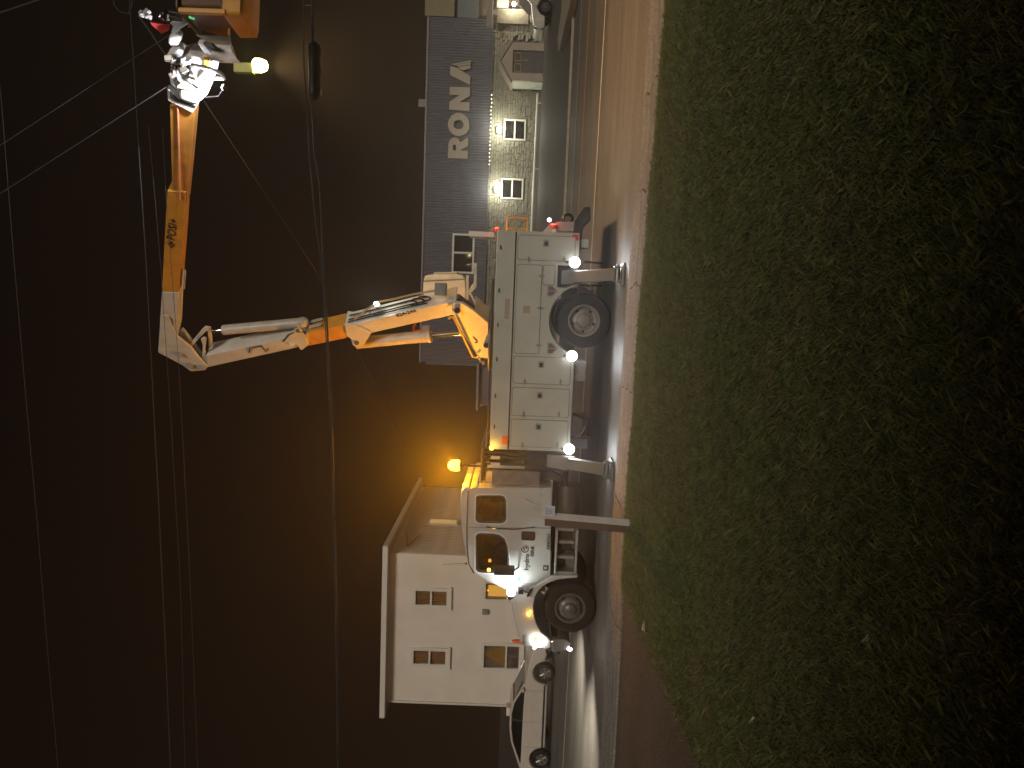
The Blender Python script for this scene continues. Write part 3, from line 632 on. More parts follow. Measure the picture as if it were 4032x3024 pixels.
for Yc in (1146, 1372):                                     # arrow-shaped warning reflectors
    p = tp(2172, Yc); s = .105
    o = MB().prism([(p.x - s, Y0 - .012, p.z + .085), (p.x + s, Y0 - .012, p.z + .085), (p.x + s, Y0 - .012, p.z - .01), (p.x, Y0 - .012, p.z - .115), (p.x - s, Y0 - .012, p.z - .01)], (0, .011, 0)).build('jack_marker', GREY, truck, bevel=.006)
    for s2 in (-1, 1): MB().prism([(p.x + s2 * .012, Y0 - .02, p.z + .06), (p.x + s2 * .085, Y0 - .02, p.z + .06), (p.x + s2 * .085, Y0 - .02, p.z), (p.x + s2 * .012, Y0 - .02, p.z - .075)], (0, .0075, 0)).build('marker_face', mat('maroon', (0.13, .06, .07), .4), o)
MB().box((XF + .10, Y0 - .012, 1.88), (XF + .26, Y0 - .001, 2.0)).build('side_reflector', REFO, truck)
MB().box((XB - .14, Y0 - .012, .70), (XB - .03, Y0 - .001, .82)).build('side_reflector', RED, truck)
# chassis
MB().box((-6.6, YC - .43, .62), (XB + .2, YC - .33, .88)).box((-6.6, YC + .33, .62), (XB + .2, YC + .43, .88)).build('frame_rail', BLACK, truck)
MB().box((hubF.x - .06, Y0 + .2, .45), (hubF.x + .06, Y0 + YW - .2, .58)).build('front_axle', BLACK, truck)
MB().cyl((hubR.x, Y0 + .2, .52), (hubR.x, Y0 + YW - .2, .52), .11).sphere((hubR.x, YC, .52), .24).build('rear_axle', BLACK, truck)
MB().box((tp(2280, 1505).x, Y0 + .15, .42), (tp(2280, 1425).x, Y0 + .6, ZB - .01)).build('hanging_box', GREY, truck, bevel=.02)
MB().box((tp(2280, 1505).x + .06, Y0 + .14, .45), (tp(2280, 1465).x, Y0 + .149, .62)).build('box_lid', STEEL, truck)
MB().cyl((tp(2280, 1730).x, Y0 + .5, .52), (tp(2280, 1640).x, Y0 + .5, .52), .14).build('air_tank', STEEL, truck)
MB().tube([(tp(2270, 1640).x, Y0 + .3, .62), (tp(2280, 1655).x, Y0 + .3, .40), (tp(2280, 1690).x, Y0 + .3, .36), (tp(2260, 1760).x, Y0 + .3, .55)], .025).build('hose', BLACK, truck)
MB().box((tp(2300, 1770).x, Y0 + .1, .34), (tp(2300, 1730).x, Y0 + .16, ZB - .01)).build('mudflap', RUBBER, truck, bevel=.01)
# wheels
def wheel(c, r, w, sgn, rimr, style, name='wheel'):
    t = MB(); c = Vector(c); ax = (0, -1, 0)
    pr = [(rimr, 0), (rimr + .02, .02), (r - .10, .035), (r - .03, .012), (r, -.05), (r, -w + .05), (r - .03, -w - .012), (r - .1, -w - .03), (rimr, -w)]
    t.lathe(c, ax, pr, 48)
    o = t.build(name, RUBBER, truck)
    tr = MB()
    for k in range(40):
        a = 2 * math.pi * k / 40; d = Vector((math.cos(a), 0, math.sin(a)))
        q_ = Matrix.Rotation(-a, 3, 'Y')
        for yo in (.06, w / 2, w - .06): tr.box(c + d * r + Vector((-.002, yo - .035, -.025)), c + d * r + Vector((.002, yo + .035, .025)), q_)
    tag(tr.build('tread', RUBBER, o, joined=True), kind='stuff')
    rm = MB()
    if style == 'rear': pp = [(rimr + .012, .012), (rimr + .012, .03), (rimr - .015, .03), (rimr - .035, .0), (rimr - .06, -.10), (rimr - .09, -.115), (.15, -.10), (.13, -.09), (.12, -.06), (.09, -.05), (.001, -.05)]
    else: pp = [(rimr + .012, .012), (rimr + .012, .03), (rimr - .015, .03), (rimr - .04, -.0), (rimr - .05, -.05), (.21, .02), (.17, .045), (.12, .05), (.11, .10), (.08, .12), (.001, .125)]
    rm.lathe(c, ax, pp, 40); ro = rm.build('rim', mat('rim_paint', (.25, .24, .22), .45, metal=.3, dirt=(.10, .08, .06), dscale=6, damt=.6) if style == 'rear' else mat('rim_dark', (.16, .15, .14), .4, metal=.4, dirt=(.06, .05, .04), dscale=6, damt=.6), o)
    nb = MB(); hb = MB()
    for k in range(10):
        a = 2 * math.pi * k / 10; q2 = c + Vector((.165 * math.cos(a), -.03 if style != 'rear' else .09, .165 * math.sin(a))); nb.cyl(q2 + Vector((0, .03, 0)), q2 + Vector((0, -.03, 0)), .017, n=6)
    nb.build('lug_nut', STEEL, ro)
    for k in range(5):
        a = 2 * math.pi * (k + .5) / 5; rr = (rimr + .15) / 2 - (.01 if style == 'rear' else 0); q2 = c + Vector((rr * math.cos(a), (.125 if style == 'rear' else .018), rr * math.sin(a))); hb.cyl(q2 + Vector((0, .01, 0)), q2 + Vector((0, -.03, 0)), .03, n=12)
    hb.build('hand_hole', BLACK, ro)
    return o
wheel((hubF.x, Y0 + .06, .52), .52, .28, 1, .295, 'front')
wheel((hubF.x, Y0 + YW - .36, .52), .52, .28, 1, .295, 'front')
wheel((hubR.x, Y0 + .08, .52), .52, .26, 1, .295, 'rear')
wheel((hubR.x, Y0 + .42, .52), .52, .26, 1, .295, 'rear')
wheel((hubR.x, Y0 + YW - .36, .52), .52, .26, 1, .295, 'rear')
MB().prism([(hubR.x + .62, Y0 + .1, .45), (hubR.x + .80, Y0 + .1, ZB), (hubR.x + .75, Y0 + .1, ZB), (hubR.x + .58, Y0 + .1, .40)], (0, .5, 0)).build('mudflap_bracket', WHITE, truck)
MB().box((hubR.x + .66, Y0 + .06, .18), (hubR.x + .69, Y0 + .62, .62)).build('mudflap', RUBBER, truck)

# outriggers
def outrigger(top, foot, name_label, side=1):
    top = Vector(top); foot = Vector(foot)
    w = .085; d = (foot - top).normalized(); sx_ = Vector((1, 0, 0)); sy = d.cross(sx_).normalized()
    def bar(p, q, w, t): return [[v + sx_ * a * w + sy * c_ * t for a, c_ in ((-1, -1), (1, -1), (1, 1), (-1, 1))] for v in (p, q)]
    o = MB().loft(bar(top, foot + Vector((0, 0, .10)), .105, .07)).build('outrigger', mat('outrigger_paint', (.13, .13, .125), .45, dirt=(.06, .05, .04), damt=.5), truck, bevel=.012)
    MB().loft(bar(top - d * .05, top + d * .62, .13, .09)).build('outer_tube', mat('outrigger_tube', (.17, .17, .165), .5, dirt=(.1, .08, .06), damt=.5), o, bevel=.015)
    MB().box(foot + Vector((-.19, -.19, .0)), foot + Vector((.19, .19, .035))).box(foot + Vector((-.14, -.05, .035)), foot + Vector((-.11, .05, .17))).box(foot + Vector((.11, -.05, .035)), foot + Vector((.14, .05, .17))).build('foot', STEEL, o, bevel=.008)
    MB().cyl(foot + Vector((-.16, 0, .10)), foot + Vector((.16, 0, .10)), .03).build('pin', STEEL, o)
    return o
f1 = gp(2455, 1081, 0.0); f2 = gp(2412, 1850, 0.0)
outrigger((at(2215, 1095, Y0 + .25).x, Y0 + .35, 1.02), (f1.x, f1.y, .004), '')
outrigger((at(2195, 1818, Y0 + .2).x, Y0 + .30, 1.0), (f2.x, f2.y, .004), '')
outrigger((at(2215, 1125, Y0 + .25).x, Y0 + YW - .35, 1.0), (at(2300, 1150, Y0).x, Y0 + YW + .9, .004), '')
outrigger((at(2195, 1818, Y0 + .2).x, Y0 + YW - .35, 1.0), (f2.x, Y0 + YW + .9, .004), '')
# work lights along the skirt
for k, (X, Yp) in enumerate(((2263, 1033), (2252, 1402), (2241, 1769))):
    p = at(X, Yp, Y0 - .06)
    o = MB().cyl(p + Vector((0, .07, 0)), p + Vector((0, .0, 0)), .075, .095, 20).box(p + Vector((-.02, .02, .03)), p + Vector((.02, .06, .16))).build('work_light', BLACK, truck, bevel=.006)
    MB().lathe(p, (0, -1, 0), [(.10, -.01), (.10, .005), (.088, .025), (.05, .045), (.001, .05)], 24).build('lens', LAMPW, o)
    lamp('SPOT', p + Vector((0, -.10, -.02)), 52, (.90, .95, 1.0), o, target=p + Vector((.05, -1.0, -.22)), size=.06, cone=150, blend=.9)

# cab --------------------------------------------------------------
CYN = Y0 + .06; CW = 2.28
cab_out = [(2170, 1921), (1862, 1921), (1850, 1926), (1845, 1945), (1841, 2060), (1842, 2150), (1848, 2215), (1858, 2243), (1876, 2262), (1940, 2296), (2004, 2328), (2016, 2334), (2050, 2330), (2108, 2302), (2166, 2264)]
p2 = lambda l: [(at(a, c, CYN).x, at(a, c, CYN).z) for a, c in l]
wr = p2([(1878, 1962), (1882, 1955), (1892, 1953), (1968, 1953), (1982, 1958), (1989, 1972), (1990, 2040), (1984, 2052), (1970, 2057), (1892, 2055), (1880, 2049), (1876, 2040)])
wf = p2([(1877, 2116), (1882, 2107), (1894, 2103), (1940, 2105), (1965, 2110), (1984, 2124), (1994, 2150), (2000, 2200), (2003, 2250), (1985, 2252), (1900, 2249), (1886, 2246), (1877, 2236)])
me = plate(p2(cab_out), [wr, wf], .05)
cab = put(me, 'cab_side', SILVER, side_mtx(0, CYN + .025, 0), truck, bevel=.012)
me = plate(p2(cab_out), [wr, wf], .05); put(me, 'cab_side', SILVER, side_mtx(0, CYN + CW - .025, 0), truck, bevel=.012)
def ringp(l, k):
    cx = sum(p[0] for p in l) / len(l); cz = sum(p[1] for p in l) / len(l)
    return [(cx + (p[0] - cx) * (1 + k / abs((p[0] - cx) or 9)) if 0 else cx + (p[0] - cx) * (1 + k), cz + (p[1] - cz) * (1 + k)) for p in l]
for l, nm in ((wr, 'rear_window'), (wf, 'door_window')):
    me = plate(ringp(l, .07), [ringp(l, -.05)], .018); o = put(me, nm, mat('window_rubber', (.03, .03, .03), .35), side_mtx(0, CYN - .002, 0), truck)
    me = plate(ringp(l, -.03), [], .006); put(me, 'pane', GLASS, side_mtx(0, CYN + .008, 0), o)
    me = plate(ringp(l, -.03), [], .006); put(me, 'pane', GLASS, side_mtx(0, CYN + CW - .03, 0), o)
    me = plate(ringp(l, .155), [ringp(l, .072)], .014); put(me, 'glare_trim', mat('glare_trim', (.85, .86, .88), .25, metal=.2), side_mtx(0, CYN - .004, 0), o, bevel=.004)  # trim widened and whitened to imitate glare on the lit bevel
# roof, floor, back wall, windscreen
rp_ = p2(cab_out)
ri = [1, 2, 3, 4, 5, 6, 7, 8]
b = MB(); top = [(rp_[k][0], rp_[k][1]) for k in ri]
b.prism([(x, CYN + .051, z) for x, z in top] + [(x + .02, CYN + .051, z - .07) for x, z in top[::-1]], (0, CW - .102, 0)); b.build('cab_roof', SILVER, truck)
b = MB(); b.prism([(x, CYN + .051, z) for x, z in (rp_[0], rp_[1], (rp_[1][0] - .05, rp_[1][1]), (rp_[0][0] - .05, rp_[0][1]))], (0, CW - .102, 0)); b.build('cab_back', SILVER, truck)
b = MB(); b.box((rp_[14][0], CYN + .051, rp_[0][1]), (rp_[0][0] - .06, CYN + CW - .051, rp_[0][1] + .06)); b.box((rp_[12][0], CYN + .051, rp_[13][1] - .2), (rp_[13][0], CYN + CW - .051, rp_[11][1] - .05)); b.build('cab_floor', DARKIN, truck)
b = MB(); b.prism([(rp_[8][0] - .03, CYN + .051, rp_[8][1] - .02), (rp_[10][0] + .02, CYN + .051, rp_[10][1]), (rp_[10][0] + .04, CYN + .051, rp_[10][1]), (rp_[8][0] - .01, CYN + .051, rp_[8][1] - .02)], (0, CW - .102, 0)); b.build('windscreen', GLASS, truck)
# seats, wheel, vest
for yy_ in (CYN + .45, CYN + 1.55):
    b = MB(); xs_ = rp_[14][0] + .95; b.box((xs_ - .35, yy_ - .24, 1.45), (xs_ + .2, yy_ + .24, 1.6)); b.box((xs_ + .12, yy_ - .24, 1.55), (xs_ + .27, yy_ + .24, 2.22)); b.box((xs_ + .14, yy_ - .12, 2.24), (xs_ + .25, yy_ + .12, 2.42)); b.build('seat', DARKIN, truck, bevel=.05)
b = MB(); cst = Vector((rp_[14][0] + .30, CYN + .45, 1.85)); b.tube([cst + Vector((.09 * math.cos(t) * 1, .22 * math.cos(t), .22 * math.sin(t))) for t in [2 * math.pi * k / 24 for k in range(25)]], .017, 8); b.tube([cst, cst + Vector((-.35, 0, -.45))], .03); b.build('steering_wheel', BLACK, truck)
b = MB(); c0 = at(1920, 2008, CYN + .16); b.tube([c0 + Vector((.11 * math.cos(t), 0, .15 * math.sin(t))) for t in [R(40) + R(290) * k / 16 for k in range(17)]], .02, 8); b.build('hanging_strap', mat('orange_strap', (.8, .18, .08), .6), truck)
MB().box(c0 + Vector((-.16, .05, -.12)), c0 + Vector((.1, .2, .16))).build('hanging_vest', mat('vest', (.35, .08, .04), .8), truck, bevel=.05)
b = MB(); xs_ = rp_[11][0] + .1; b.prism([(rp_[10][0], CYN + .1, rp_[10][1] - .05), (rp_[10][0] + .45, CYN + .1, rp_[10][1] - .02), (rp_[10][0] + .5, CYN + .1, rp_[10][1] - .25), (rp_[10][0], CYN + .1, rp_[10][1] - .3)], (0, CW - .2, 0)); b.build('dashboard', DARKIN, truck, bevel=.03)
# roof cap (fairing)
cap = [(1849, 1921), (1822, 1924), (1814, 1945), (1812, 1990), (1815, 2060), (1821, 2120), (1832, 2190), (1846, 2225)]
b = MB(); l = p2(cap); b.prism([(x, CYN + .07, z) for x, z in l], (0, CW - .14, 0)); b.build('roof_cap', SILVER, truck, bevel=.07, seg=4)
for k in range(2):
    b = MB(); l = p2([(1843, 1930), (1839, 2060), (1840, 2150), (1846, 2218), (1866, 2256)]); b.tube([(x, CYN - .008 + k * (CW + .016), z) for x, z in l], .014, 8); b.build('rain_gutter', CHROME, truck)
# door seams, handles, steps
def strip(pts, w, material, name, yo=-.004, parent=truck):
    b = MB(); b.tube([(at(a, c, CYN).x, CYN + yo, at(a, c, CYN).z) for a, c in pts], w, 6); return b.build(name, material, parent)
strip([(1850, 2077), (1990, 2078), (2167, 2080)], .007, SEAL, 'door_seam', .002)
strip([(2027, 2299), (2105, 2299), (2166, 2255)], .007, SEAL, 'door_seam', .002)
strip([(1915, 2071), (1955, 2078), (2030, 2081), (2105, 2072)], .014, CHROME, 'grab_handle', -.05)
strip([(2068, 1965), (2085, 1972), (2104, 1982)], .006, CHROME, 'trim_scratch', .0)
p = [at(2052, 2127, CYN), at(2108, 2093, CYN)]
MB().prism(xz(rrect(p[0].x, p[1].x, p[1].z, p[0].z, .04), CYN - .012), (0, .011, 0)).build('door_handle', mat('handle', (.05, .03, .028), .25), truck, bevel=.006)
st = MB()
for X in (2186, 2266):
    a, c = at(X, 2262, Y0), at(X, 2088, Y0); st.box((a.x, Y0 + .02, a.z - .02), (c.x, Y0 + .40, a.z + .02))
st.build('step', mat('step_plate', (.42, .42, .40), .4, metal=.5, dirt=(.1, .08, .06), damt=.5), truck, bevel=.008)
b = MB()
for Yp in (2090, 2140, 2200, 2262): q0, q1 = at(2190, Yp, Y0), at(2262, Yp, Y0); b.box((q0.x - .03, Y0 + .10, q1.z), (q0.x + .03, Y0 + .36, q0.z))
b.build('step_bracket', GREY, truck, bevel=.006)
b = MB(); a, c = at(2192, 2180, Y0), at(2258, 2100, Y0); b.box((a.x, Y0 + .18, c.z), (c.x, Y0 + .7, a.z)); b.build('battery_box', BLACK, truck, bevel=.02)
b = MB(); a, c = at(2172, 2062, Y0), at(2230, 1925, Y0); b.cyl((a.x, Y0 + .42, .62), (c.x, Y0 + .42, .62), .24, n=24); b.build('fuel_tank', mat('tank', (.12, .11, .10), .35, metal=.7), truck, bevel=.02)
b = MB(); b.tube([at(2180, 1850, Y0 + .3), at(2215, 1870, Y0 + .25), at(2232, 1925, Y0 + .25), at(2225, 1955, Y0 + .3), at(2270, 1990, Y0 + .3)], .05, 8); b.build('hose', RUBBER, truck)
# hood
HN = Y0 + .05; HW = 2.26
hood = [(2014, 2334), (2010, 2352), (2012, 2380), (2019, 2420), (2029, 2460), (2040, 2505), (2049, 2530), (2064, 2546), (2098, 2551), (2156, 2556), (2170, 2552), (2166, 2517), (2150, 2503), (2130, 2487), (2112, 2455), (2103, 2420), (2101, 2385), (2107, 2352), (2120, 2328), (2140, 2308), (2165, 2294), (2195, 2284), (2232, 2279), (2276, 2276), (2276, 2266), (2168, 2266), (2110, 2303), (2052, 2332)]
b = MB(); hp = [(at(a, c, HN).x, at(a, c, HN).z) for a, c in hood]
ht = 1.52
rings = []
for yy_, k in ((0, 0), (.035, 1), (.5, 1), (HW - .5, 1), (HW - .035, 1), (HW, 0)):
    rings.append([(x, HN + yy_, z) for x, z in hp])
b = MB(); V = []
for ring in rings: V.append([b.bm.verts.new(q_) for q_ in ring])
n = len(hp)
for i in range(len(V) - 1):
    for j in range(n): b.bm.faces.new((V[i][j], V[i][(j + 1) % n], V[i + 1][(j + 1) % n], V[i + 1][j]))
b.bm.faces.new(V[0][::-1]); b.bm.faces.new(V[-1])
for ring in V:                                         # draw the upper hood inwards, leave the fenders full width
    for v in ring:
        t = min(max((v.co.z - 1.38) / .42, 0), 1); v.co.y = YC + (v.co.y - YC) * (1 - .17 * t * t * (3 - 2 * t))
o = b.build('hood', SILVER, truck, bevel=.045, seg=3)
hood_o = o
strip([(2052, 2333), (2080, 2330), (2098, 2322)], .006, SEAL, 'hood_seam', -.012)
MB().prism([(at(a, c, Y0).x, Y0 + .02, at(a, c, Y0).z) for a, c in ((2088, 2322), (2098, 2318), (2084, 2350), (2073, 2352))], (0, .05, 0)).build('hood_latch', BLACK, truck)
# headlight
hl = at(2119, 2527, HN - .03)
o = MB().sphere(hl, .15, 20, 12, (.7, .25, 1.0)).build('headlight', LAMPW, truck); part(o, 'lit headlight')
lamp('SPOT', hl + Vector((-.22, -.06, 0)), 1100, (1.0, .90, .72), o, target=hl + Vector((-6, -.5, -.9)), size=.08, cone=110, blend=1)
o2 = MB().sphere(hl + Vector((-.03, HW + .02, 0)), .17, 20, 12, (.85, .35, 1.05)).build('headlight', LAMPW, truck)
lamp('SPOT', hl + Vector((-.22, HW + .1, 0)), 1100, (1.0, .90, .72), o2, target=hl + Vector((-6, HW, -.9)), size=.08, cone=110, blend=1)
q_ = at(2108, 2517, HN - .075); MB().sphere(q_, .05, 12, 8).build('turn_signal', LAMPAS, truck)
q_ = at(2082, 2418, HN - .01); o = MB().lathe(q_, (0, -1, 0), [(.04, -.02), (.04, .01), (.025, .03), (.001, .035)], 16).build('side_marker', LAMPAS, truck); lamp('POINT', q_ + Vector((0, -.08, 0)), .8, (1, .5, .05), o, size=.02)
# grille + bumper + tow gear
MB().box((hp[9][0] - .015, YC - .7, 1.0), (hp[9][0] + .05, YC + .7, 1.5)).build('grille', BLACK, truck, bevel=.02)
l = [(2172, 2518), (2170, 2560), (2180, 2572), (2232, 2560), (2246, 2545), (2246, 2528), (2225, 2518)]
b = MB(); b.prism(px(l, Y0 + .06), (0, YW - .12, 0)); b.build('bumper', mat('bumper', (.33, .32, .30), .35, metal=.5, dirt=(.1, .08, .06), damt=.5), truck, bevel=.03)
b = MB(); b.tube(px([(2150, 2556), (2170, 2562), (2186, 2560)], Y0 + .10), .03); b.tube(px([(2180, 2523), (2168, 2528), (2170, 2545)], Y0 + .04), .018); b.build('tow_hook', CHROME, truck)
q_ = at(2243, 2556, Y0 + .05); o = MB().sphere(q_, .05, 14, 10, (.6, 1, 1)).build('fog_light', LAMPW, truck); lamp('SPOT', q_ + Vector((-.08, 0, 0)), 60, (1, .93, .8), o, target=q_ + Vector((-3, -.4, -.6)), cone=90)
b = MB(); q0 = at(2200, 2566, Y0 + .10); b.box(q0 + Vector((-.05, 0, -.03)), q0 + Vector((.02, .6, .03))); b.build('licence_bracket', BLACK, truck)
b = MB(); a, c = at(2172, 2505, Y0 + .2), at(2225, 2520, Y0 + .2); b.box((c.x, Y0 + .2, c.z), (a.x, Y0 + 2.2, a.z)); b.build('bumper_mount', BLACK, truck)
# mirrors
b = MB(); a, c = at(1945, 2252, Y0 - .18), at(2026, 2238, Y0 - .18)
MB().box((a.x - .03, Y0 - .30, c.z), (c.x + .03, Y0 - .06, a.z)).build('mirror', BLACK, truck, bevel=.03)
b = MB(); b.tube([(a.x + .03, Y0 - .15, a.z - .02), (a.x + .02, CYN, a.z + .06)], .014); b.tube([(a.x + .03, Y0 - .15, c.z + .02), (a.x + .02, CYN, c.z - .08)], .014); b.build('mirror_arm', BLACK, truck)
q_ = at(1925, 2244, Y0 - .2); o = MB().sphere(q_, .035, 12, 8).build('mirror_marker', LAMPAS, truck)
q_ = at(2050, 2322, Y0 - .02); MB().box(q_ + Vector((-.05, -.12, -.05)), q_ + Vector((.05, .0, .05))).tube([q_, at(2088, 2335, Y0 + .05)], .012).build('hood_mirror', BLACK, truck, bevel=.02)
# cowl spot lamp that whitens the door
q_ = at(2012, 2336, Y0 - .10)
o = MB().cyl(q_ + Vector((-.10, .02, -.02)), q_, .04, .075).build('cowl_lamp', BLACK, truck)
MB().sphere(q_ + Vector((.02, 0, 0)), .085, 16, 10).build('lens', LAMPW, o)
lamp('SPOT', q_ + Vector((.10, -.10, .02)), 34, (.93, 1.0, .98), o, target=q_ + Vector((.9, .32, .05)), size=.05, cone=160, blend=.5)
# antenna, cab rear lamp, headache rack, beacon
b = MB(); q_ = at(1838, 2219, CYN + .25); b.tube([q_, q_ + Vector((0, 0, .03))], .03); b.tube([q_ + Vector((0, 0, .02)), at(1745, 2222, CYN + .25)], .006); b.build('antenna', BLACK, truck)
q_ = at(1833, 1912, CYN + .3); o = MB().sphere(q_, .055, 14, 10).build('cab_marker', LAMPA, truck); lamp('POINT', q_ + Vector((0, -.12, .12)), 14, (1, .55, .05), o, size=.05)
q_ = at(1936, 1764, Y0 - .03); o = MB().sphere(q_, .045, 12, 8).build('body_marker', LAMPAS, truck); lamp('POINT', q_ + Vector((0, -.1, 0)), 4, (1, .5, .05), o, size=.03)
DPL = mat('diamond_plate', (.16, .15, .14), .35, metal=.6, var=.2, bump=1.0, bscale=35)
a, c = at(1936, 1905, Y0 + .25), at(2126, 1858, Y0 + .25)
MB().box((a.x, Y0 + .25, c.z), (c.x, Y0 + .30, a.z)).build('tread_panel', DPL, truck)
MB().box((a.x - .03, Y0 + .22, c.z), (a.x - .01, Y0 + .26, a.z)).build('panel_edge', CHROME, truck)
b = MB()
for Yp in (1782, 1800, 1825, 1848):
    q0 = at(1900, Yp, Y0 + .35); b.box((q0.x - .025, Y0 + .35, .7), (q0.x + .025, Y0 + .41, 2.35)); b.box((q0.x - .025, Y0 + 1.9, .7), (q0.x + .025, Y0 + 1.96, 2.35))
MB().box((at(1900, 1908, Y0).x, Y0 + .12, 2.362), (XF - .01, Y0 + 2.25, 2.392)).build('beacon_blocker', DPL, truck, bevel=.006)  # shelf added under the beacon to block its downward light
b.box((at(1900, 1910, Y0).x, Y0 + .36, 2.30), (XF - .04, Y0 + 1.95, 2.36)); b.build('headache_rack', BLACK, truck, bevel=.006)
for Yp in (1802, 1828):
    q0 = at(1950, Yp, Y0 + .33); MB().box(q0 + Vector((-.03, 0, -.09)), q0 + Vector((.03, .015, .09))).build('rack_reflector', mat('pale_tape', (.55, .52, .45), .4), truck)
MB().box((at(2000, 1905, Y0).x - .0, Y0 + .45, .75), (XF - .1, Y0 + 1.9, 1.5)).build('rack_backing', DARKIN, truck)
bq = at(1796, 1832, Y0 + .7)
o = MB().cyl((bq.x, bq.y, 2.33), (bq.x, bq.y, bq.z - .09), .02).cyl((bq.x, bq.y, bq.z - .12), (bq.x, bq.y, bq.z - .07), .085).build('beacon', BLACK, truck); part(o, 'flashing amber beacon on its pole')
MB().lathe((bq.x, bq.y, bq.z - .07), (0, 0, 1), [(.10, 0), (.115, .06), (.105, .16), (.06, .21), (.001, .22)], 24).build('beacon_dome', LAMPA, o)
lamp('POINT', bq + Vector((0, 0, .16)), 800, (1.0, .37, .012), o, size=.10)
# tail of the truck
MB().box((XB + .01, Y0 + .05, 2.20), (XB + .03, Y0 + .7, 2.24)).build('tail_ledge', WHITE, truck)
l = [(1846, 910), (1846, 930), (1946, 935), (1948, 914)]
MB().prism(px(l, Y0 + .1), (0, .55, 0)).build('rear_panel', mat('pale_panel', (.75, .70, .64), .4), truck, bevel=.01)
for X, Yp in ((1956, 908), (2178, 893)):
    q_ = at(X, Yp, Y0 + .12); o = MB().cyl(q_ + Vector((-.03, 0, 0)), q_ + Vector((.03, 0, 0)), .075, n=20).build('tail_light', RED, truck); MB().sphere(q_ + Vector((.02, -.03, 0)), .04, 12, 8).build('lens', LAMPR, o); lamp('POINT', q_ + Vector((.1, -.08, 0)), 1.4, (1, .04, .03), o, size=.03)
a, c = at(1996, 905, Y0 + .2), at(2078, 858, Y0 + .2)
b = MB(); b.tube([(XB, Y0 + .3, a.z), (c.x, Y0 + .3, a.z), (c.x, Y0 + .3, c.z), (XB, Y0 + .3, c.z)], .022); b.tube([(XB + .06, Y0 + .3, a.z), (XB + .06, Y0 + .3, c.z)], .018); b.build('rear_guard', mat('amber_lit_guard', (.62, .36, .06), .5), truck)  # yellow colour stands in for amber light on the guard
l = [(2135, 915), (2168, 880), (2175, 880), (2175, 915)]; MB().prism(px(l, Y0 + .1), (0, .1, 0)).build('rear_gusset', WHITE, truck)
l = [(2190, 912), (2190, 873), (2262, 873), (2268, 912)]; MB().prism(px(l, Y0 + .15), (0, 2.0, 0)).build('rear_box', GREY, truck, bevel=.01)
l = [(2258, 912), (2262, 868), (2300, 815), (2325, 815), (2325, 868), (2295, 890), (2290, 945), (2276, 945)]; MB().prism(px(l, Y0 + .1), (0, 2.1, 0)).build('rear_step', BLACK, truck, bevel=.01)
q_ = at(2236, 862, Y0 + .9); MB().lathe(q_, (0, 1, 0), [(.09, -.04), (.12, 0), (.09, .04), (.06, 0), (.09, -.04)], 20).build('pintle_ring', BLACK, truck)
q_ = at(2163, 866, Y0 + .3); o = MB().sphere(q_, .035).build('reverse_light', LAMPW, truck); lamp('SPOT', q_ + Vector((.08, 0, 0)), 25, (1, 1, 1), o, target=q_ + Vector((2, -.3, -1.0)), cone=110)
a, c = at(2298, 975, Y0 + .1), at(2320, 940, Y0 + .1); MB().box((a.x, Y0 + .1, c.z), (c.x, Y0 + .5, ZB - .02)).build('wheel_chock', mat('chock', (.30, .30, .29), .7), truck, bevel=.02)
b = MB(); b.tube([at(2272, 1045, Y0 + .05), at(2300, 1030, Y0 - .05), at(2372, 1037, Y0)], .018); b.tube([at(2270, 1065, Y0 + .05), at(2312, 1062, Y0)], .025); b.build('hose', BLACK, truck)

# lettering on the door
def word(s, X, Ys, hpx, name, yoff, bold=0.0, sp=1.0, parent=truck, material=INK, base_y=None):
    yb = base_y if base_y is not None else CYN; p = at(X, Ys, yb); me = text(s, 1.0, .002, sp, bold * 6)
    wd = max(v.co.x for v in me.vertices); k = hpx * (yb / 3020.0) / wd; me.transform(Matrix.Diagonal((k, k, 1, 1)))
    return put(me, name, material, side_mtx(p.x, yb + yoff, p.z), parent, smooth=0)
word('hydro', 2081, 2246, 68, 'door_lettering', -.004, .002, 1.05)
word('one', 2101, 2192, 43, 'door_lettering', -.004, .0035, 1.05)
word('A840365', 2164, 2166, 69, 'door_lettering', -.004, .0015, 1.0)
q_ = at(2067, 2162, CYN); b = MB()
b.tube([(q_.x + .066 * math.cos(t), CYN - .002, q_.z + .066 * math.sin(t)) for t in [R(75) + R(250) * k / 24 for k in range(25)]], .009, 6)
b.tube([(q_.x - .018, CYN - .002, q_.z + .004), (q_.x + .042, CYN - .002, q_.z + .042)], .011, 6); b.tube([(q_.x + .005, CYN - .002, q_.z - .038), (q_.x + .066, CYN - .002, q_.z + .002)], .011, 6)
b.build('door_emblem', INK, truck)
a, c = at(2138, 2246, CYN), at(2160, 2226, CYN); MB().box((a.x, CYN - .004, c.z), (c.x, CYN - .001, a.z)).build('door_decal', INK, truck); MB().box((a.x + .03, CYN - .006, c.z + .03), (c.x - .03, CYN - .0045, a.z - .02)).build('door_decal', WHITE, truck)
a, c = at(2036, 2290, CYN), at(2048, 2270, CYN); MB().box((a.x, CYN - .004, c.z), (c.x, CYN - .001, a.z)).build('door_decal', mat('blue_decal', (.05, .18, .55), .5), truck)
word('10F/206', 2064, 2541, 46, 'hood_lettering', -.0, 0, 1, base_y=HN - .012)

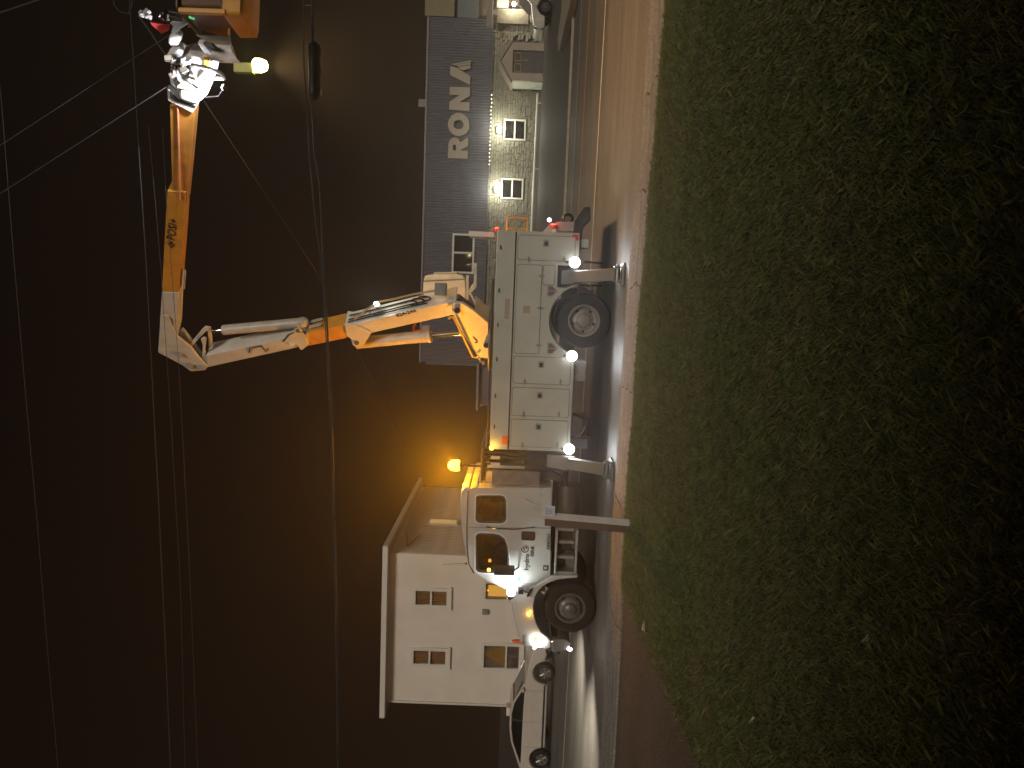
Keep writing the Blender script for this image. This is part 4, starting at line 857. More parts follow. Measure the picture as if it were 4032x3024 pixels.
# traffic cone on the bumper
cp = Vector((at(2029, 2524, Y0 + .9).x - .05, Y0 + 1.35, 0))
ctop = at(2016, 2524, Y0 + 1.35); cb = at(2172, 2560, Y0 + .1).z + .02
cone = thing('traffic_cone', 'orange traffic cone standing on the truck front bumper', 'cone', (ctop.x, Y0 + 1.35, cb))
MB().cyl((ctop.x, Y0 + 1.35, cb + .03), (ctop.x, Y0 + 1.35, ctop.z), .13, .025, 20).build('cone_body', mat('cone_orange', (.85, .13, .03), .5), cone)
MB().box((ctop.x - .17, Y0 + 1.18, cb), (ctop.x + .17, Y0 + 1.52, cb + .03)).build('cone_base', RUBBER, cone)

# ---------------------------------------------------------------- boom
BA = R(46); BD = Vector((math.cos(BA), -math.sin(BA), 0)); BN = Vector((-math.sin(BA), -math.cos(BA), 0))
T0 = at(1925, 1335, YC); T0.z = 2.2
def bo(X, Y, off=0.0):
    return onplane(X, Y, T0 + BN * off, BN)
def bprism(l, off, width, name, material, parent=truck, bevel=.012, taper=None):
    b = MB(); b.prism([bo(a, c, off) for a, c in l], BN * (-width)); return b.build(name, material, parent, bevel=bevel)
def btube(l, off, r, name, material, parent=truck, n=12):
    b = MB(); b.tube([bo(a, c, off) for a, c in l], r, n); return b.build(name, material, parent)
# pedestal and turret
MB().cyl((T0.x, T0.y, ZM + .04), (T0.x, T0.y, 2.28), .62, .58, 32).build('pedestal', WHITE, truck)
MB().cyl((T0.x, T0.y, 2.28), (T0.x, T0.y, 2.34), .66, n=36).build('turntable', STEEL, truck)
TUR = [(1783, 1193), (1798, 1192), (1823, 1196), (1868, 1225), (1922, 1272), (1926, 1412), (1886, 1408), (1862, 1378), (1830, 1325), (1795, 1262), (1778, 1225)]
bprism(TUR, .27, .06, 'turret_plate', BOOMW); bprism(TUR, -.21, .06, 'turret_plate', BOOMW)
bprism([(1868, 1225), (1922, 1272), (1926, 1412), (1886, 1408), (1880, 1300)], .21, .42, 'turret_core', BOOMW)
MB().cyl(bo(1801, 1222, .34), bo(1801, 1222, -.32), .055).build('hinge_pin', BLACK, truck)
btube([(1767, 1255), (1772, 1249), (1786, 1248), (1862, 1405), (1878, 1408), (1884, 1398)], .36, .022, 'hand_loop', mat('yellow_rail', (.8, .55, .05), .4))
btube([(1863, 1327), (1876, 1340), (1878, 1348), (1870, 1350)], .285, .01, 'turret_loop', BLACK)
MB().cyl(bo(1914, 1360, .30), bo(1914, 1360, .42), .055, n=10).build('turret_motor', BLACK, truck)
b = MB(); b.cyl(bo(1905, 1422, .2), bo(1905, 1436, .25), .045); b.tube([bo(1888, 1412, .2), bo(1896, 1425, .2), bo(1908, 1430, .2)], .03); b.build('turret_valve', STEEL, truck)
# lower boom
LB1 = [(1797, 1182), (1640, 1219), (1480, 1257), (1380, 1281), (1356, 1278), (1366, 1326), (1384, 1334), (1463, 1312), (1620, 1277), (1788, 1240)]
lb = bprism(LB1, .19, .38, 'lower_boom', BOOMW, bevel=.02)
bprism([(1356, 1277), (1368, 1275), (1392, 1278), (1440, 1297), (1463, 1310), (1432, 1360), (1420, 1366), (1400, 1367), (1388, 1358), (1382, 1335), (1364, 1322)], .225, .03, 'knee_plate', BOOMW, lb)
bprism([(1364, 1322), (1382, 1335), (1388, 1358), (1400, 1367), (1420, 1366), (1432, 1360), (1463, 1310)], -.195, .03, 'knee_plate', BOOMW, lb)
MB().cyl(bo(1404, 1350, .26), bo(1404, 1350, -.24), .05).build('knee_pin', STEEL, lb)
bprism([(1362, 1279), (1205, 1312), (1208, 1364), (1366, 1331)], .165, .33, 'boom_insert', ORANGE)
LB2 = [(812, 1400), (960, 1368), (1121, 1333), (1214, 1312), (1216, 1359), (1030, 1400), (845, 1441), (815, 1448)]
lb2 = bprism(LB2, .18, .36, 'lower_boom_upper', BOOMW, bevel=.02)
for off in (.212, -.182): bprism([(1160, 1297), (1176, 1292), (1186, 1298), (1216, 1356), (1192, 1378), (1182, 1378), (1172, 1362), (1116, 1346)], off, .03, 'ram_bracket', BOOMW, lb2)
MB().cyl(bo(1172, 1302, .25), bo(1172, 1302, -.24), .04).build('bracket_pin', STEEL, lb2)
MB().cyl(bo(1149, 1351, .22), bo(1149, 1351, .185), .07, n=20).build('boss', BOOMW, lb2, bevel=.01)
btube([(980, 1388), (984, 1371), (1030, 1362)], .2, .012, 'hose_guide', BLACK, lb2); btube([(1032, 1366), (1048, 1387), (1056, 1372)], .19, .01, 'weld_mark', GREY, lb2)
btube([(1112, 1345), (1122, 1335), (1135, 1318), (1160, 1308)], .21, .012, 'hydraulic_hose', BLACK, lb2)
# white sticker panels on insert
for k in range(2):
    b = MB(); pts = [bo(a, c, .17) for a, c in ((1214, 1305), (1262, 1294))]; nrm = Vector((0, 0, 1))
    d = (pts[1] - pts[0]); b.loft([[pts[0] + BD * .02 + BN * (-.06 - k * .14), pts[0] + BD * .02 + BN * (-.13 - k * .14), pts[0] + BD * .035 + BN * (-.13 - k * .14), pts[0] + BD * .035 + BN * (-.06 - k * .14)], [p_ + d for p_ in (pts[0] + BD * .02 + BN * (-.06 - k * .14), pts[0] + BD * .02 + BN * (-.13 - k * .14), pts[0] + BD * .035 + BN * (-.13 - k * .14), pts[0] + BD * .035 + BN * (-.06 - k * .14))]]); b.build('warning_sticker', WHITE, truck)
# upper ram on lower boom (right side)
p0, p1, p2_ = bo(1196, 1283, 0) + BD * .10, bo(884, 1312, 0) + BD * .10, bo(822, 1311, 0) + BD * .05
o = MB().cyl(p0, p1, .105, n=24).sphere(p0, .12).build('ram', mat('ram_paint', (.55, .50, .44), .4, dirt=(.3, .25, .18), damt=.4), truck, bevel=.01)
MB().cyl(p1, p2_, .035).build('ram_rod', CHROME, o)
# lower lift ram
p0, p1, p2_ = bo(1404, 1350, 0), bo(1697, 1322, 0), bo(1825, 1312, 0)
o = MB().cyl(p0, p1, .125, n=24).build('ram', MATS['ram_paint'], truck, bevel=.01)
MB().cyl(p1, p2_, .055).build('ram_rod', CHROME, o)
MB().cyl(p1 - (p1 - p0).normalized() * .06, p1, .14, n=24).build('ram_gland', BOOMW, o)
MB().box(bo(1678, 1292, .1) - Vector((.06, .06, .08)), bo(1678, 1292, .1) + Vector((.06, .06, .08))).build('valve_block', STEEL, o, bevel=.01)
btube([(1660, 1300), (1628, 1302), (1626, 1285), (1640, 1270)], .1, .012, 'hydraulic_hose', RED, o, 6)
# top side hoses and rail, latch box
f3 = lambda X, Y, k=0.0: bo(X, Y, .19) + BD * .03 - BN * k
b = MB(); b.tube([f3(1395, 1272, .05) + BD * .02, f3(1440, 1247, .05) + BD * .1, f3(1498, 1232, .05) + BD * .22, f3(1640, 1200, .05) + BD * .22, f3(1712, 1186, .05) + BD * .2], .02, 8); b.build('boom_rail', mat('rail', (.35, .33, .25), .5), truck)
for k, off in enumerate((.07, .13, .24)):
    b = MB(); b.tube([f3(1370, 1281, off), f3(1480, 1255, off), f3(1600, 1228, off) + BD * .02, f3(1680, 1209, off) + BD * .01], .014, 6); b.build('hydraulic_hose', BLACK, truck)
for k in range(3):
    c0 = f3(1620 + 25 * k, 1222 - 5 * k, .12); b = MB(); b.tube([c0 + Vector((.02 * k, 0, 0)) + BD * (.05 + .06 * math.sin(t)) + Vector((0, 0, .12 * math.cos(t))) for t in [2 * math.pi * j / 16 for j in range(14)]], .014, 6); b.build('hydraulic_hose', BLACK, truck)
for k in range(8):
    c0 = f3(1385 + 22 * (k % 4), 1277 - 5 * (k % 4), .08 + .13 * (k // 4)); MB().cyl(c0 - BD * .02, c0 + BD * .012, .016, n=6).build('bolt', STEEL, truck)
q_ = f3(1735, 1180, .12); MB().box(q_ + Vector((-.10, -.13, -.11)) + BD * .1, q_ + Vector((.14, .13, .11)) + BD * .1).build('boom_latch', GREY, truck, bevel=.02)
q_ = f3(1481, 1228, .12) + BD * .05; o = MB().cyl(q_ - BD * .06, q_, .03, .05).build('boom_lamp', BLACK, truck); MB().sphere(q_ + BD * .01, .05, 12, 8).build('lens', LAMPW, o); lamp('POINT', q_ + BD * .12, 9, (1, .98, .8), o, size=.04)
# hose cover on turret right side
l = [(1792, 1178), (1806, 1176), (1850, 1210), (1924, 1265), (1926, 1300), (1905, 1296), (1880, 1262), (1840, 1225), (1800, 1195)]
bprism(l, -.29, .14, 'hose_cover', mat('hose_cover', (.10, .075, .05), .6), bevel=.01)
# control tub (amber-lit box at the right of the turret)
CTY = YC + .72
cl = [(1672, 1086), (1680, 1083), (1700, 1080), (1800, 1079), (1822, 1084), (1834, 1100), (1836, 1150), (1834, 1190), (1800, 1192), (1672, 1166), (1665, 1150), (1666, 1112)]
o = MB().prism(px(cl, CTY), (0, .45, 0)).build('control_tub', mat('tub_white', (.62, .58, .48), .5, dirt=(.35, .25, .1), damt=.4), truck, bevel=.04, seg=3)
MB().prism(px([(1668, 1110), (1830, 1102), (1830, 1097), (1668, 1105)], CTY - .012), (0, .011, 0)).build('tub_seam', SEAL, o)
MB().prism(px([(1706, 1080), (1800, 1078), (1802, 1070), (1708, 1072)], CTY + .1), (0, .3, 0)).build('tub_lid', WHITE, o, bevel=.01)
b = MB(); b.prism(px([(1836, 1083), (1846, 1083), (1846, 1180), (1836, 1180)], CTY), (0, .06, 0)); b.prism(px([(1866, 1036), (1878, 1036), (1877, 1130), (1848, 1160), (1838, 1152), (1866, 1112)], CTY), (0, .06, 0)); b.prism(px([(1846, 1150), (1854, 1150), (1906, 1255), (1896, 1258)], CTY), (0, .06, 0)); b.build('tub_frame', WHITE, truck, bevel=.008)
q_ = at(1847, 1042, CTY); MB().sphere(q_, .08, 16, 10, (.35, 1, 1)).build('convex_mirror', CHROME, truck)
# elbow
EL = [(622, 1388), (628, 1300), (634, 1246), (646, 1240), (662, 1244), (680, 1290), (700, 1328), (752, 1370), (785, 1412), (818, 1446), (808, 1458), (752, 1463), (715, 1437)]
elb = bprism(EL, .20, .06, 'elbow_plate', BOOMW, bevel=.015); bprism(EL, -.14, .06, 'elbow_plate', BOOMW)
bprism([(700, 1310), (716, 1300), (760, 1355), (800, 1415), (785, 1412), (752, 1370)], -.05, .1, 'elbow_web', BOOMW)
for X, Y, r_ in ((747, 1438, .075), (708, 1394, .06), (802, 1447, .06)): MB().cyl(bo(X, Y, .235), bo(X, Y, -.235), r_, n=20).build('elbow_pin', GREY, elb)
for off in (.10, -.14):
    bprism([(735, 1372), (742, 1380), (806, 1310), (820, 1300), (820, 1290), (808, 1288), (798, 1296)], off, .05, 'elbow_link', BOOMW, elb)
    bprism([(790, 1338), (800, 1330), (812, 1335), (806, 1380), (818, 1425), (818, 1448), (800, 1448), (796, 1400), (798, 1360)], off + .04, .05, 'elbow_link', BOOMW, elb)
bprism([(816, 1300), (826, 1302), (834, 1366), (822, 1372)], .06, .12, 'elbow_strut', BOOMW, elb)
# upper boom
UB0 = [(637, 1150), (704, 1152), (700, 1300), (690, 1345), (660, 1380), (624, 1385), (630, 1260)]
ub0 = bprism(UB0, .175, .33, 'upper_boom_base', BOOMW, bevel=.015)
bprism([(645, 1242), (661, 1241), (680, 1256), (682, 1290), (676, 1295)], .182, .01, 'gusset', GREY, ub0, bevel=.002)
UB1 = [(658, 752), (731, 756), (722, 920), (704, 1154), (637, 1152), (645, 1000)]
ub1 = bprism(UB1, .165, .31, 'upper_boom', ORANGE, bevel=.015)
UB2 = [(668, 415), (768, 415), (758, 540), (734, 800), (680, 800), (673, 600)]
ub2 = bprism(UB2, .14, .26, 'inner_boom', DORANGE, bevel=.012)
b = MB(); b.tube([bo(700, 425, .16), bo(703, 540, .16), bo(709, 785, .185)], .016, 6); b.build('levelling_rod', mat('pink_rod', (.75, .33, .18), .5), truck)
for k in range(10):
    c0 = bo(760 - k * 2, 530, .15) if 0 else None
# lettering on booms: along the boom direction
def bword(s, Xa, Ya, Xb, Yb, size, off, name, material, bold=0):
    p, q = bo(Xa, Ya, off), bo(Xb, Yb, off); xd = (q - p).normalized(); zd = BN; yd = zd.cross(xd)
    me = text(s, 1.0, .003, 1.0, bold * 6); wd = max(v.co.x for v in me.vertices); k_ = (q - p).length / wd; me.transform(Matrix.Diagonal((k_, k_, 1, 1))); mt = Matrix((xd, yd, zd)).transposed().to_4x4(); mt.translation = p
    return put(me, name, material, mt, truck, smooth=0)
bword('POSI+', 688, 950, 700, 868, .26, .172, 'boom_lettering', INK)
o = MB(); q_ = bo(674, 962, .172)
MB().tube([bo(664, 962, .172), bo(674, 975, .172), bo(684, 962, .172), bo(674, 950, .172), bo(664, 962, .172)], .012, 5).build('boom_lettering', INK, truck)
bword('824-244', 1564, 1248, 1641, 1228, .125, .196, 'boom_lettering', INK, .003)
for k in range(9):
    p_ = bo(724 - .6 * k, 1072 + 7 * k, .10); MB().box(p_ + Vector((-.05, -.05, -.02)), p_ + Vector((.05, .05, -.006))).build('boom_decal', WHITE, truck)
# tip: collar, housing, worker platform mount, winch
bprism([(657, 347), (660, 398), (720, 428), (757, 448), (776, 420), (700, 396), (680, 372)], .20, .40, 'tip_collar', mat('tip_white', (.80, .80, .82), .35), bevel=.02)
bprism([(670, 385), (690, 400), (770, 425), (772, 418), (700, 390), (678, 365), (668, 352)], .215, .013, 'collar_seal', BLACK, bevel=.004)
TIPW = MATS['tip_white']
tipo = bprism([(699, 352), (760, 332), (808, 346), (812, 380), (795, 400), (768, 418), (702, 394)], .26, .44, 'tip_housing', TIPW, bevel=.06)
tp2 = bprism([(690, 230), (740, 215), (800, 235), (838, 215), (842, 270), (834, 320), (822, 352), (780, 345), (735, 330), (700, 345), (684, 300)], .20, .36, 'tip_hub', TIPW, bevel=.05)
bprism([(775, 170), (800, 172), (835, 215), (838, 268), (815, 262), (806, 215)], .24, .12, 'tip_guard', TIPW, bevel=.02)
bprism([(798, 226), (826, 222), (824, 262), (806, 268)], .245, .03, 'tip_bracket', ORANGE, bevel=.01)
bprism([(745, 295), (772, 300), (778, 318), (752, 314)], .262, .02, 'tip_bracket', ORANGE, bevel=.01)
bprism([(698, 335), (722, 318), (760, 340), (766, 366), (740, 358), (694, 346)], .275, .02, 'tip_cover', mat('olive_cover', (.42, .43, .30), .5), bevel=.01)
b = MB(); b.tube([bo(755, 255, .26), bo(820, 268, .34), bo(868, 288, .36), bo(880, 300, .36), bo(886, 308, .36), bo(850, 306, .36), bo(805, 318, .3)], .03, 8); b.build('jib_hose', mat('hose_grey', (.30, .29, .27), .6), truck)
b = MB(); b.tube([bo(757, 290, .27), bo(775, 320, .3), bo(795, 348, .29)], .02, 6); b.tube([bo(700, 350, .25), bo(676, 330, .25), bo(670, 300, .25), bo(682, 272, .25), bo(715, 250, .25)], .03, 8); b.build('jib_hose', BLACK, truck)
wl = MB()
random.seed(21)
for k in range(16):
    X, Y = random.uniform(668, 760), random.uniform(225, 300); p_ = bo(X, Y, .28 + random.uniform(0, .08)); s_ = random.uniform(.02, .06)
    wl.box(p_ - Vector((s_, s_, s_ * .7)), p_ + Vector((s_, s_, s_ * .7)), Matrix.Rotation(random.uniform(0, 3), 3, 'Y') @ Matrix.Rotation(random.uniform(0, 3), 3, 'Z'))
tag(wl.build('jib_fittings', STEEL, truck, bevel=.01, joined=True), kind='stuff')
bprism([(655, 215), (700, 190), (722, 205), (712, 232), (672, 236), (655, 230)], .22, .2, 'jib_head', TIPW, bevel=.03)
bprism([(665, 145), (700, 138), (712, 150), (702, 182), (672, 186), (660, 168)], .18, .16, 'jib_head', TIPW, bevel=.03)
wn = bprism([(667, 90), (680, 104), (672, 128), (690, 128), (738, 96), (738, 60), (724, 55), (716, 64), (717, 88), (680, 84)], .18, .08, 'jib_winch', STEEL, bevel=.01)
b = MB()
for Y in (58, 76): b.cyl(bo(664, Y - 12, .16), bo(718, Y, .16), .025)
b.cyl(bo(655, 46, .18), bo(655, 74, .14), .045); b.build('winch_drum', CHROME, wn)
MB().lathe(bo(642, 66, .16), BN, [(.045, -.02), (.06, 0), (.045, .02), (.028, 0), (.045, -.02)], 16).build('winch_eye', CHROME, wn)
bprism([(590, 88), (600, 102), (636, 133), (662, 122), (668, 100)], .10, .03, 'red_flag', mat('red_cloth', (.65, .05, .05), .8), bevel=.004)
b = MB(); q_ = bo(560, 62, .2)
for k in range(7):
    p_ = q_ + Vector((random.uniform(-.05, .05), random.uniform(-.04, .04), random.uniform(-.09, .09))); e_ = random.uniform(.025, .05); b.box(p_ - Vector((e_ * .6, e_, e_)), p_ + Vector((e_ * .6, e_, e_)), Matrix.Rotation(random.uniform(0, 3), 3, 'Y'))
b.build('clamp', mat('clamp', (.33, .31, .33), .5), truck, bevel=.008)
# pale curved shield under the bucket
l1 = [(770, 137), (905, 142), (908, 176), (835, 180)]; bprism(l1, .10, .02, 'bucket_shield', mat('shield_grey', (.42, .40, .34), .6), bevel=.004)
b = MB()
rings = []
for k in range(9):
    t = k / 8; X0_, X1_ = 832 + 4 * t, 908 + 44 * t * t; Y_ = 178 + 72 * t; off = .14 + .10 * math.sin(t * 2.6)
    rings.append([bo(X0_, Y_ - 4, off), bo(X1_, Y_, off), bo(X1_, Y_, off - .015), bo(X0_, Y_ - 4, off - .015)])
b.loft(rings); b.build('bucket_shield', TIPW, truck)
MB().box(bo(826, 170, .26) - Vector((.06, .05, .06)), bo(832, 195, .26) + Vector((.06, .05, .03))).build('shield_clamp', BLACK, truck, bevel=.01)
# bucket: open tapered tub
bc = bo(890, -10, -.05); up_ = Vector((0, 0, 1)); bz0, bz1 = bo(1006, 60, 0).z, bo(768, 60, 0).z
bcen = bo(900, -75, -.18); bcen.z = 0
def ring(z, hx, hy, r=.06):
    out = []
    for x_, y_ in rrect(-hx, hx, -hy, hy, r, 3): out.append(bcen + Vector((x_ * math.cos(.12) - y_ * math.sin(.12), x_ * math.sin(.12) + y_ * math.cos(.12), z)))
    return out
hx, hy = .62, .34
tub = MB().loft([ring(bz0, hx - .05, hy - .04), ring(bz0 + .03, hx - .01, hy), ring(bz0 + .26, hx, hy + .01), ring(bz0 + .30, hx - .10, hy - .04), ring(bz1 - .03, hx - .07, hy), ring(bz1 - .02, hx - .02, hy + .05), ring(bz1, hx - .02, hy + .05), ring(bz1, hx - .10, hy - .03), ring(bz0 + .06, hx - .16, hy - .08)]).build('bucket', mat('bucket_shaded_brown', (.13, .06, .022), .5, dirt=(.05, .03, .02), damt=.4), truck)  # orange wall's unlit look is put into this dark brown
c0 = bcen - Vector((math.cos(.12), math.sin(.12), 0)) * (hx - .06) + Vector((0, -hy - .0, 0))
MB().box(c0 + Vector((-.02, -.03, bz0 + .20)), c0 + Vector((.05, .05, bz1 - .02))).build('bucket_rib', ORANGE, tub, bevel=.015)
MB().loft([ring(bz0 - .012, hx - .05, hy - .04), ring(bz0 + .02, hx + .0, hy + .008), ring(bz0 + .24, hx + .008, hy + .018), ring(bz0 + .27, hx - .08, hy - .02)]).build('bucket_base', ORANGE, tub)
for X, Y, h_ in ((737, 20, .05), (756, 55, .03)):
    q_ = bo(X, Y, .3); MB().tube([q_ + Vector((-.06, 0, -h_)), q_ + Vector((-.05, 0, h_)), q_ + Vector((.04, 0, h_ * .8)), q_ + Vector((.05, 0, -h_ * .2))], .014, 6).build('tool_handle', emat('green_glint', (.15, .9, .35), .7), truck)  # emission imitates green glints on the handles
MB().prism([bo(a, c, .02) for a, c in ((735, 110), (770, 112), (900, 150), (900, 90), (740, 60))], BN * -.1).build('bucket_mount', DORANGE, truck, bevel=.02)
# the lamp that lights the tip
q_ = bo(886, 345, .50)
o = MB().tube([bo(800, 385, .22), bo(860, 380, .40), q_], .012, 6).cyl(q_ - (bo(760, 300, .2) - q_).normalized() * .05, q_, .03, .05).build('tip_lamp', BLACK, truck)
MB().sphere(q_ + (bo(760, 330, .2) - q_).normalized() * .01, .045, 12, 8).build('lens', LAMPW, o)
lamp('SPOT', q_ + (bo(760, 310, .2) - q_).normalized() * .06, 300, (.95, .97, 1.0), o, target=bo(765, 320, .2), size=.05, cone=150, blend=.6)

# ================================================================== OTHER THINGS
# sign post in the lawn
pg = gp(2490, 2076, .06); pt = at(2112, 2042, pg.y)
WOOD = mat('post_wood', (.15, .095, .065), .85, var=.2, scale=9, bump=.3, dirt=(.12, .08, .06), damt=.5)
post = thing('marker_post', 'square brown wooden post with lit side coloured pale standing in the lawn edge', 'post', (pg.x, pg.y, .06))
rot = Matrix.Rotation(R(-26), 3, 'Z'); lean = Vector((pt.x - pg.x, 0, pt.z - .02))
o = MB(); hw_ = .068
o.loft([[Vector((pg.x, pg.y, -.1)) + lean * t + rot @ Vector((a * hw_, c * hw_, 0)) for a, c in ((-1, -1), (1, -1), (1, 1), (-1, 1))] for t in (0, 1)]); o.build('post_body', WOOD, post, bevel=.006)
sd_ = rot @ Vector((1, 0, 0)); fd = rot @ Vector((0, 1, 0))
o = MB(); c0 = Vector((pg.x, pg.y, 0)) + sd_ * (hw_ + .004)
o.loft([[c0 + lean * t + fd * a + sd_ * e_ + Vector((0, 0, .0)) for a, e_ in ((-.066, 0), (.066, 0), (.066, .006), (-.066, .006))] for t in (.02, .97)]); o.build('lit_side_strip', mat('lit_side_strip', (.70, .68, .66), .5), post)  # post side coloured pale for the work light falling on it
o = MB(); c1 = Vector((pg.x, pg.y, 0)) + lean * .93 + sd_ * (hw_ + .012); o.prism([c1 + Vector((.0, -.02, .02)), c1 + Vector((.135, -.02, .02)), c1 + Vector((.135, -.02, -.135)), c1 + Vector((.0, -.02, -.135))], (0, .008, 0)); sgn = o.build('small_sign', mat('sign_blue', (.55, .58, .68), .4), post)
for k in range(4): MB().box(c1 + Vector((.02, -.0245, -.02 - .025 * k)), c1 + Vector((.11 - .02 * (k % 2), -.0205, -.012 - .025 * k))).build('sign_line', mat('sign_line', (.18, .22, .38), .5), sgn)

# wires ------------------------------------------------------------
WY = 12.8
WIRE = mat('wire', (.055, .052, .05), .6, metal=.0, var=.2)
def wire(name, pts, y, r, label, group='overhead wires'):
    P = [at(a, c, (y if not isinstance(y, (list, tuple)) else y[i])) for i, (a, c) in enumerate(pts)]
    o = MB().tube(P, r, 6).build(name, WIRE, None, P[0]); return tag(o, label, 'wire', group)
def span(a, b_, n=14):  return [(a[0] + (b_[0] - a[0]) * k / n, a[1] + (b_[1] - a[1]) * k / n) for k in range(n + 1)]
def poly(pts, n=6):
    out = []
    for i in range(len(pts) - 1): out += span(pts[i], pts[i + 1], n)[:-1]
    return out + [pts[-1]]
wire('overhead_wire', poly([(-60, -300), (0, 330), (57, 1050), (96, 1500), (146, 2050), (182, 2500), (222, 2950), (250, 3300)]), WY, .005, 'topmost thin wire running across the dark sky')
wire('overhead_wire', poly([(490, -300), (510, 0), (576, 1050), (602, 1550), (628, 2050), (652, 2550), (671, 3013), (682, 3300)]), WY, .007, 'bright wire crossing just above the boom elbow')
wire('overhead_wire', poly([(585, 500), (611, 785), (633, 1050), (656, 1400), (673, 1650), (696, 2050), (712, 2340), (735, 3300)]), WY + .3, .0042, 'faint upper wire of the pair crossing the boom elbow')
wire('overhead_wire', poly([(640, 500), (655, 785), (671, 1000), (704, 1440), (720, 1730), (737, 2050), (753, 2380), (790, 3300)]), WY + .3, .0042, 'faint lower wire of the pair crossing the boom elbow')
tc_ = thing('telecom_cable', 'thick cable with long black splice case below the bucket', 'cable', at(1230, 390, WY), 'overhead wires')
P = [at(a, c, WY) for a, c in poly([(1232, 300), (1226, 390), (1237, 600), (1259, 731), (1273, 1050), (1289, 1300), (1306, 1650), (1316, 2000), (1326, 2470), (1338, 3300)])]
MB().tube(P, .016, 8).build('cable', mat('cable', (.05, .05, .06), .3, metal=.2), tc_)
P = [at(a, c, WY - .02) for a, c in poly([(1190, -300), (1197, 250), (1210, 460), (1217, 600), (1230, 750), (1246, 900), (1268, 1050), (1300, 1650), (1312, 2000), (1322, 2470), (1334, 3300)])]
MB().tube(P, .009, 6).build('strand', WIRE, tc_)
a, c = at(1238, 180, WY), at(1240, 372, WY); b = MB(); b.cyl(a, c, .095, n=20); b.cyl(c, c + (c - a).normalized() * .10, .095, .05, 20); b.cyl(a, a - (c - a).normalized() * .06, .095, .04, 20); sc_ = b.build('splice_case', mat('case', (.03, .028, .027), .4), tc_, bevel=.01)
for Yp in (205, 280, 365): q_ = at(1264, Yp, WY - .02); MB().box(q_ - Vector((.05, .02, .012)), q_ + Vector((.05, .02, .012))).build('case_latch', STEEL, sc_)
for Yp in (20, 180): MB().tube([at(1200 + Yp * .02, Yp, WY), at(1232, Yp + 3, WY)], .008, 6).build('hanger', STEEL, tc_)
MB().tube([at(1228, -300, WY), at(1232, 185, WY)], .02, 8).build('cable', MATS['cable'], tc_)
wire('overhead_wire', poly([(-60, 614), (0, 573), (640, 155), (760, 70), (900, -25)]), [12.0] * 25, .006, 'upper diagonal wire running from top left down to the bucket')
wire('overhead_wire', poly([(-60, 806), (0, 763), (671, 332), (690, 316), (1032, 13), (1060, -20)]), [11.6] * 31, .0068, 'lower diagonal wire passing in front of the bright boom tip')
wire('overhead_wire', poly([(-40, 65), (0, 50), (152, 0), (200, -18)]), 12.0, .012, 'short wire across the very top corner above the bucket')
wire('overhead_wire', poly([(440, -60), (450, 20), (470, 45), (505, 55), (520, 20), (518, -40)]), 12.4, .008, 'looped jumper wire hanging above the bucket winch')
pts = poly([(545, 60), (585, 115), (640, 200), (700, 262)]); wire('overhead_wire', pts, 12.45, .016, 'short dark tap wire ending in the boom tip clutter')
pts = poly([(804, 399), (1019, 725), (1234, 1050), (1286, 1142), (1410, 1380), (1500, 1555), (1600, 1760)], 6)
wire('service_drop', pts, [13.0 + 14 * k / (len(pts) - 1) for k in range(len(pts))], .009, 'slack service wire slanting down from boom tip toward the house', None)

# street lamp hanging on an arm
lq = at(1022, 258, 15.5)
sl = thing('street_lamp', 'lit yellow street lamp with lime housing under the bucket', 'lamp', (7.4, 15.6, 0))
a, c = at(926, 269, 15.5), at(1000, 269, 15.5)
b = MB(); b.box((a.x - .09, 15.4, c.z), (a.x + .09, 15.58, a.z)); b.build('lamp_housing', mat('lime', (.42, .42, .10), .5), sl, bevel=.012)
MB().lathe((lq.x, 15.5, lq.z + .12), (0, 0, -1), [(.09, 0), (.13, .04), (.13, .16), (.09, .25), (.001, .29)], 20).build('refractor', LAMPY, sl)
lamp('SPOT', (lq.x, 15.5, lq.z - .22), 2200, (1.0, .58, .25), sl, target=(lq.x + .9, 17.4, 0), size=.15, cone=140, blend=.8)
MB().tube([(a.x, 15.5, a.z - .06), (a.x + .5, 15.5, a.z + .12), (7.4, 15.6, a.z + .3)], .035).build('arm', STEEL, sl)
MB().cyl((7.4, 15.6, -.2), (7.4, 15.6, 10.5), .16, .12, 20).build('pole', mat('pole_wood', (.10, .07, .05), .9, bump=.4), sl)

# vehicles ---------------------------------------------------------
def car_wheel(c, r, w, parent, rimmat):
    c = Vector(c); o = MB().lathe(c, (0, -1, 0), [(r * .62, 0), (r * .9, .02), (r, -.03), (r, -w + .03), (r * .9, -w), (r * .6, -w)], 32).build('wheel', RUBBER, parent)
    rm = MB().lathe(c, (0, -1, 0), [(r * .64, .01), (r * .6, -.02), (r * .5, -.05), (.001, -.05)], 28); rm.build('rim', mat('rim_dark2', (.10, .10, .10), .5), o)
    sp = MB()
    for k in range(6):
        a = 2 * math.pi * k / 6; d = Vector((math.cos(a), 0, math.sin(a))); sp.tube([c + d * .04 + Vector((0, .0, 0)), c + d * r * .6 + Vector((0, .01, 0))], .03, 6)
    sp.cyl(c + Vector((0, .03, 0)), c + Vector((0, -.015, 0)), .07); sp.build('rim_spokes', rimmat, o, joined=True)
    return o
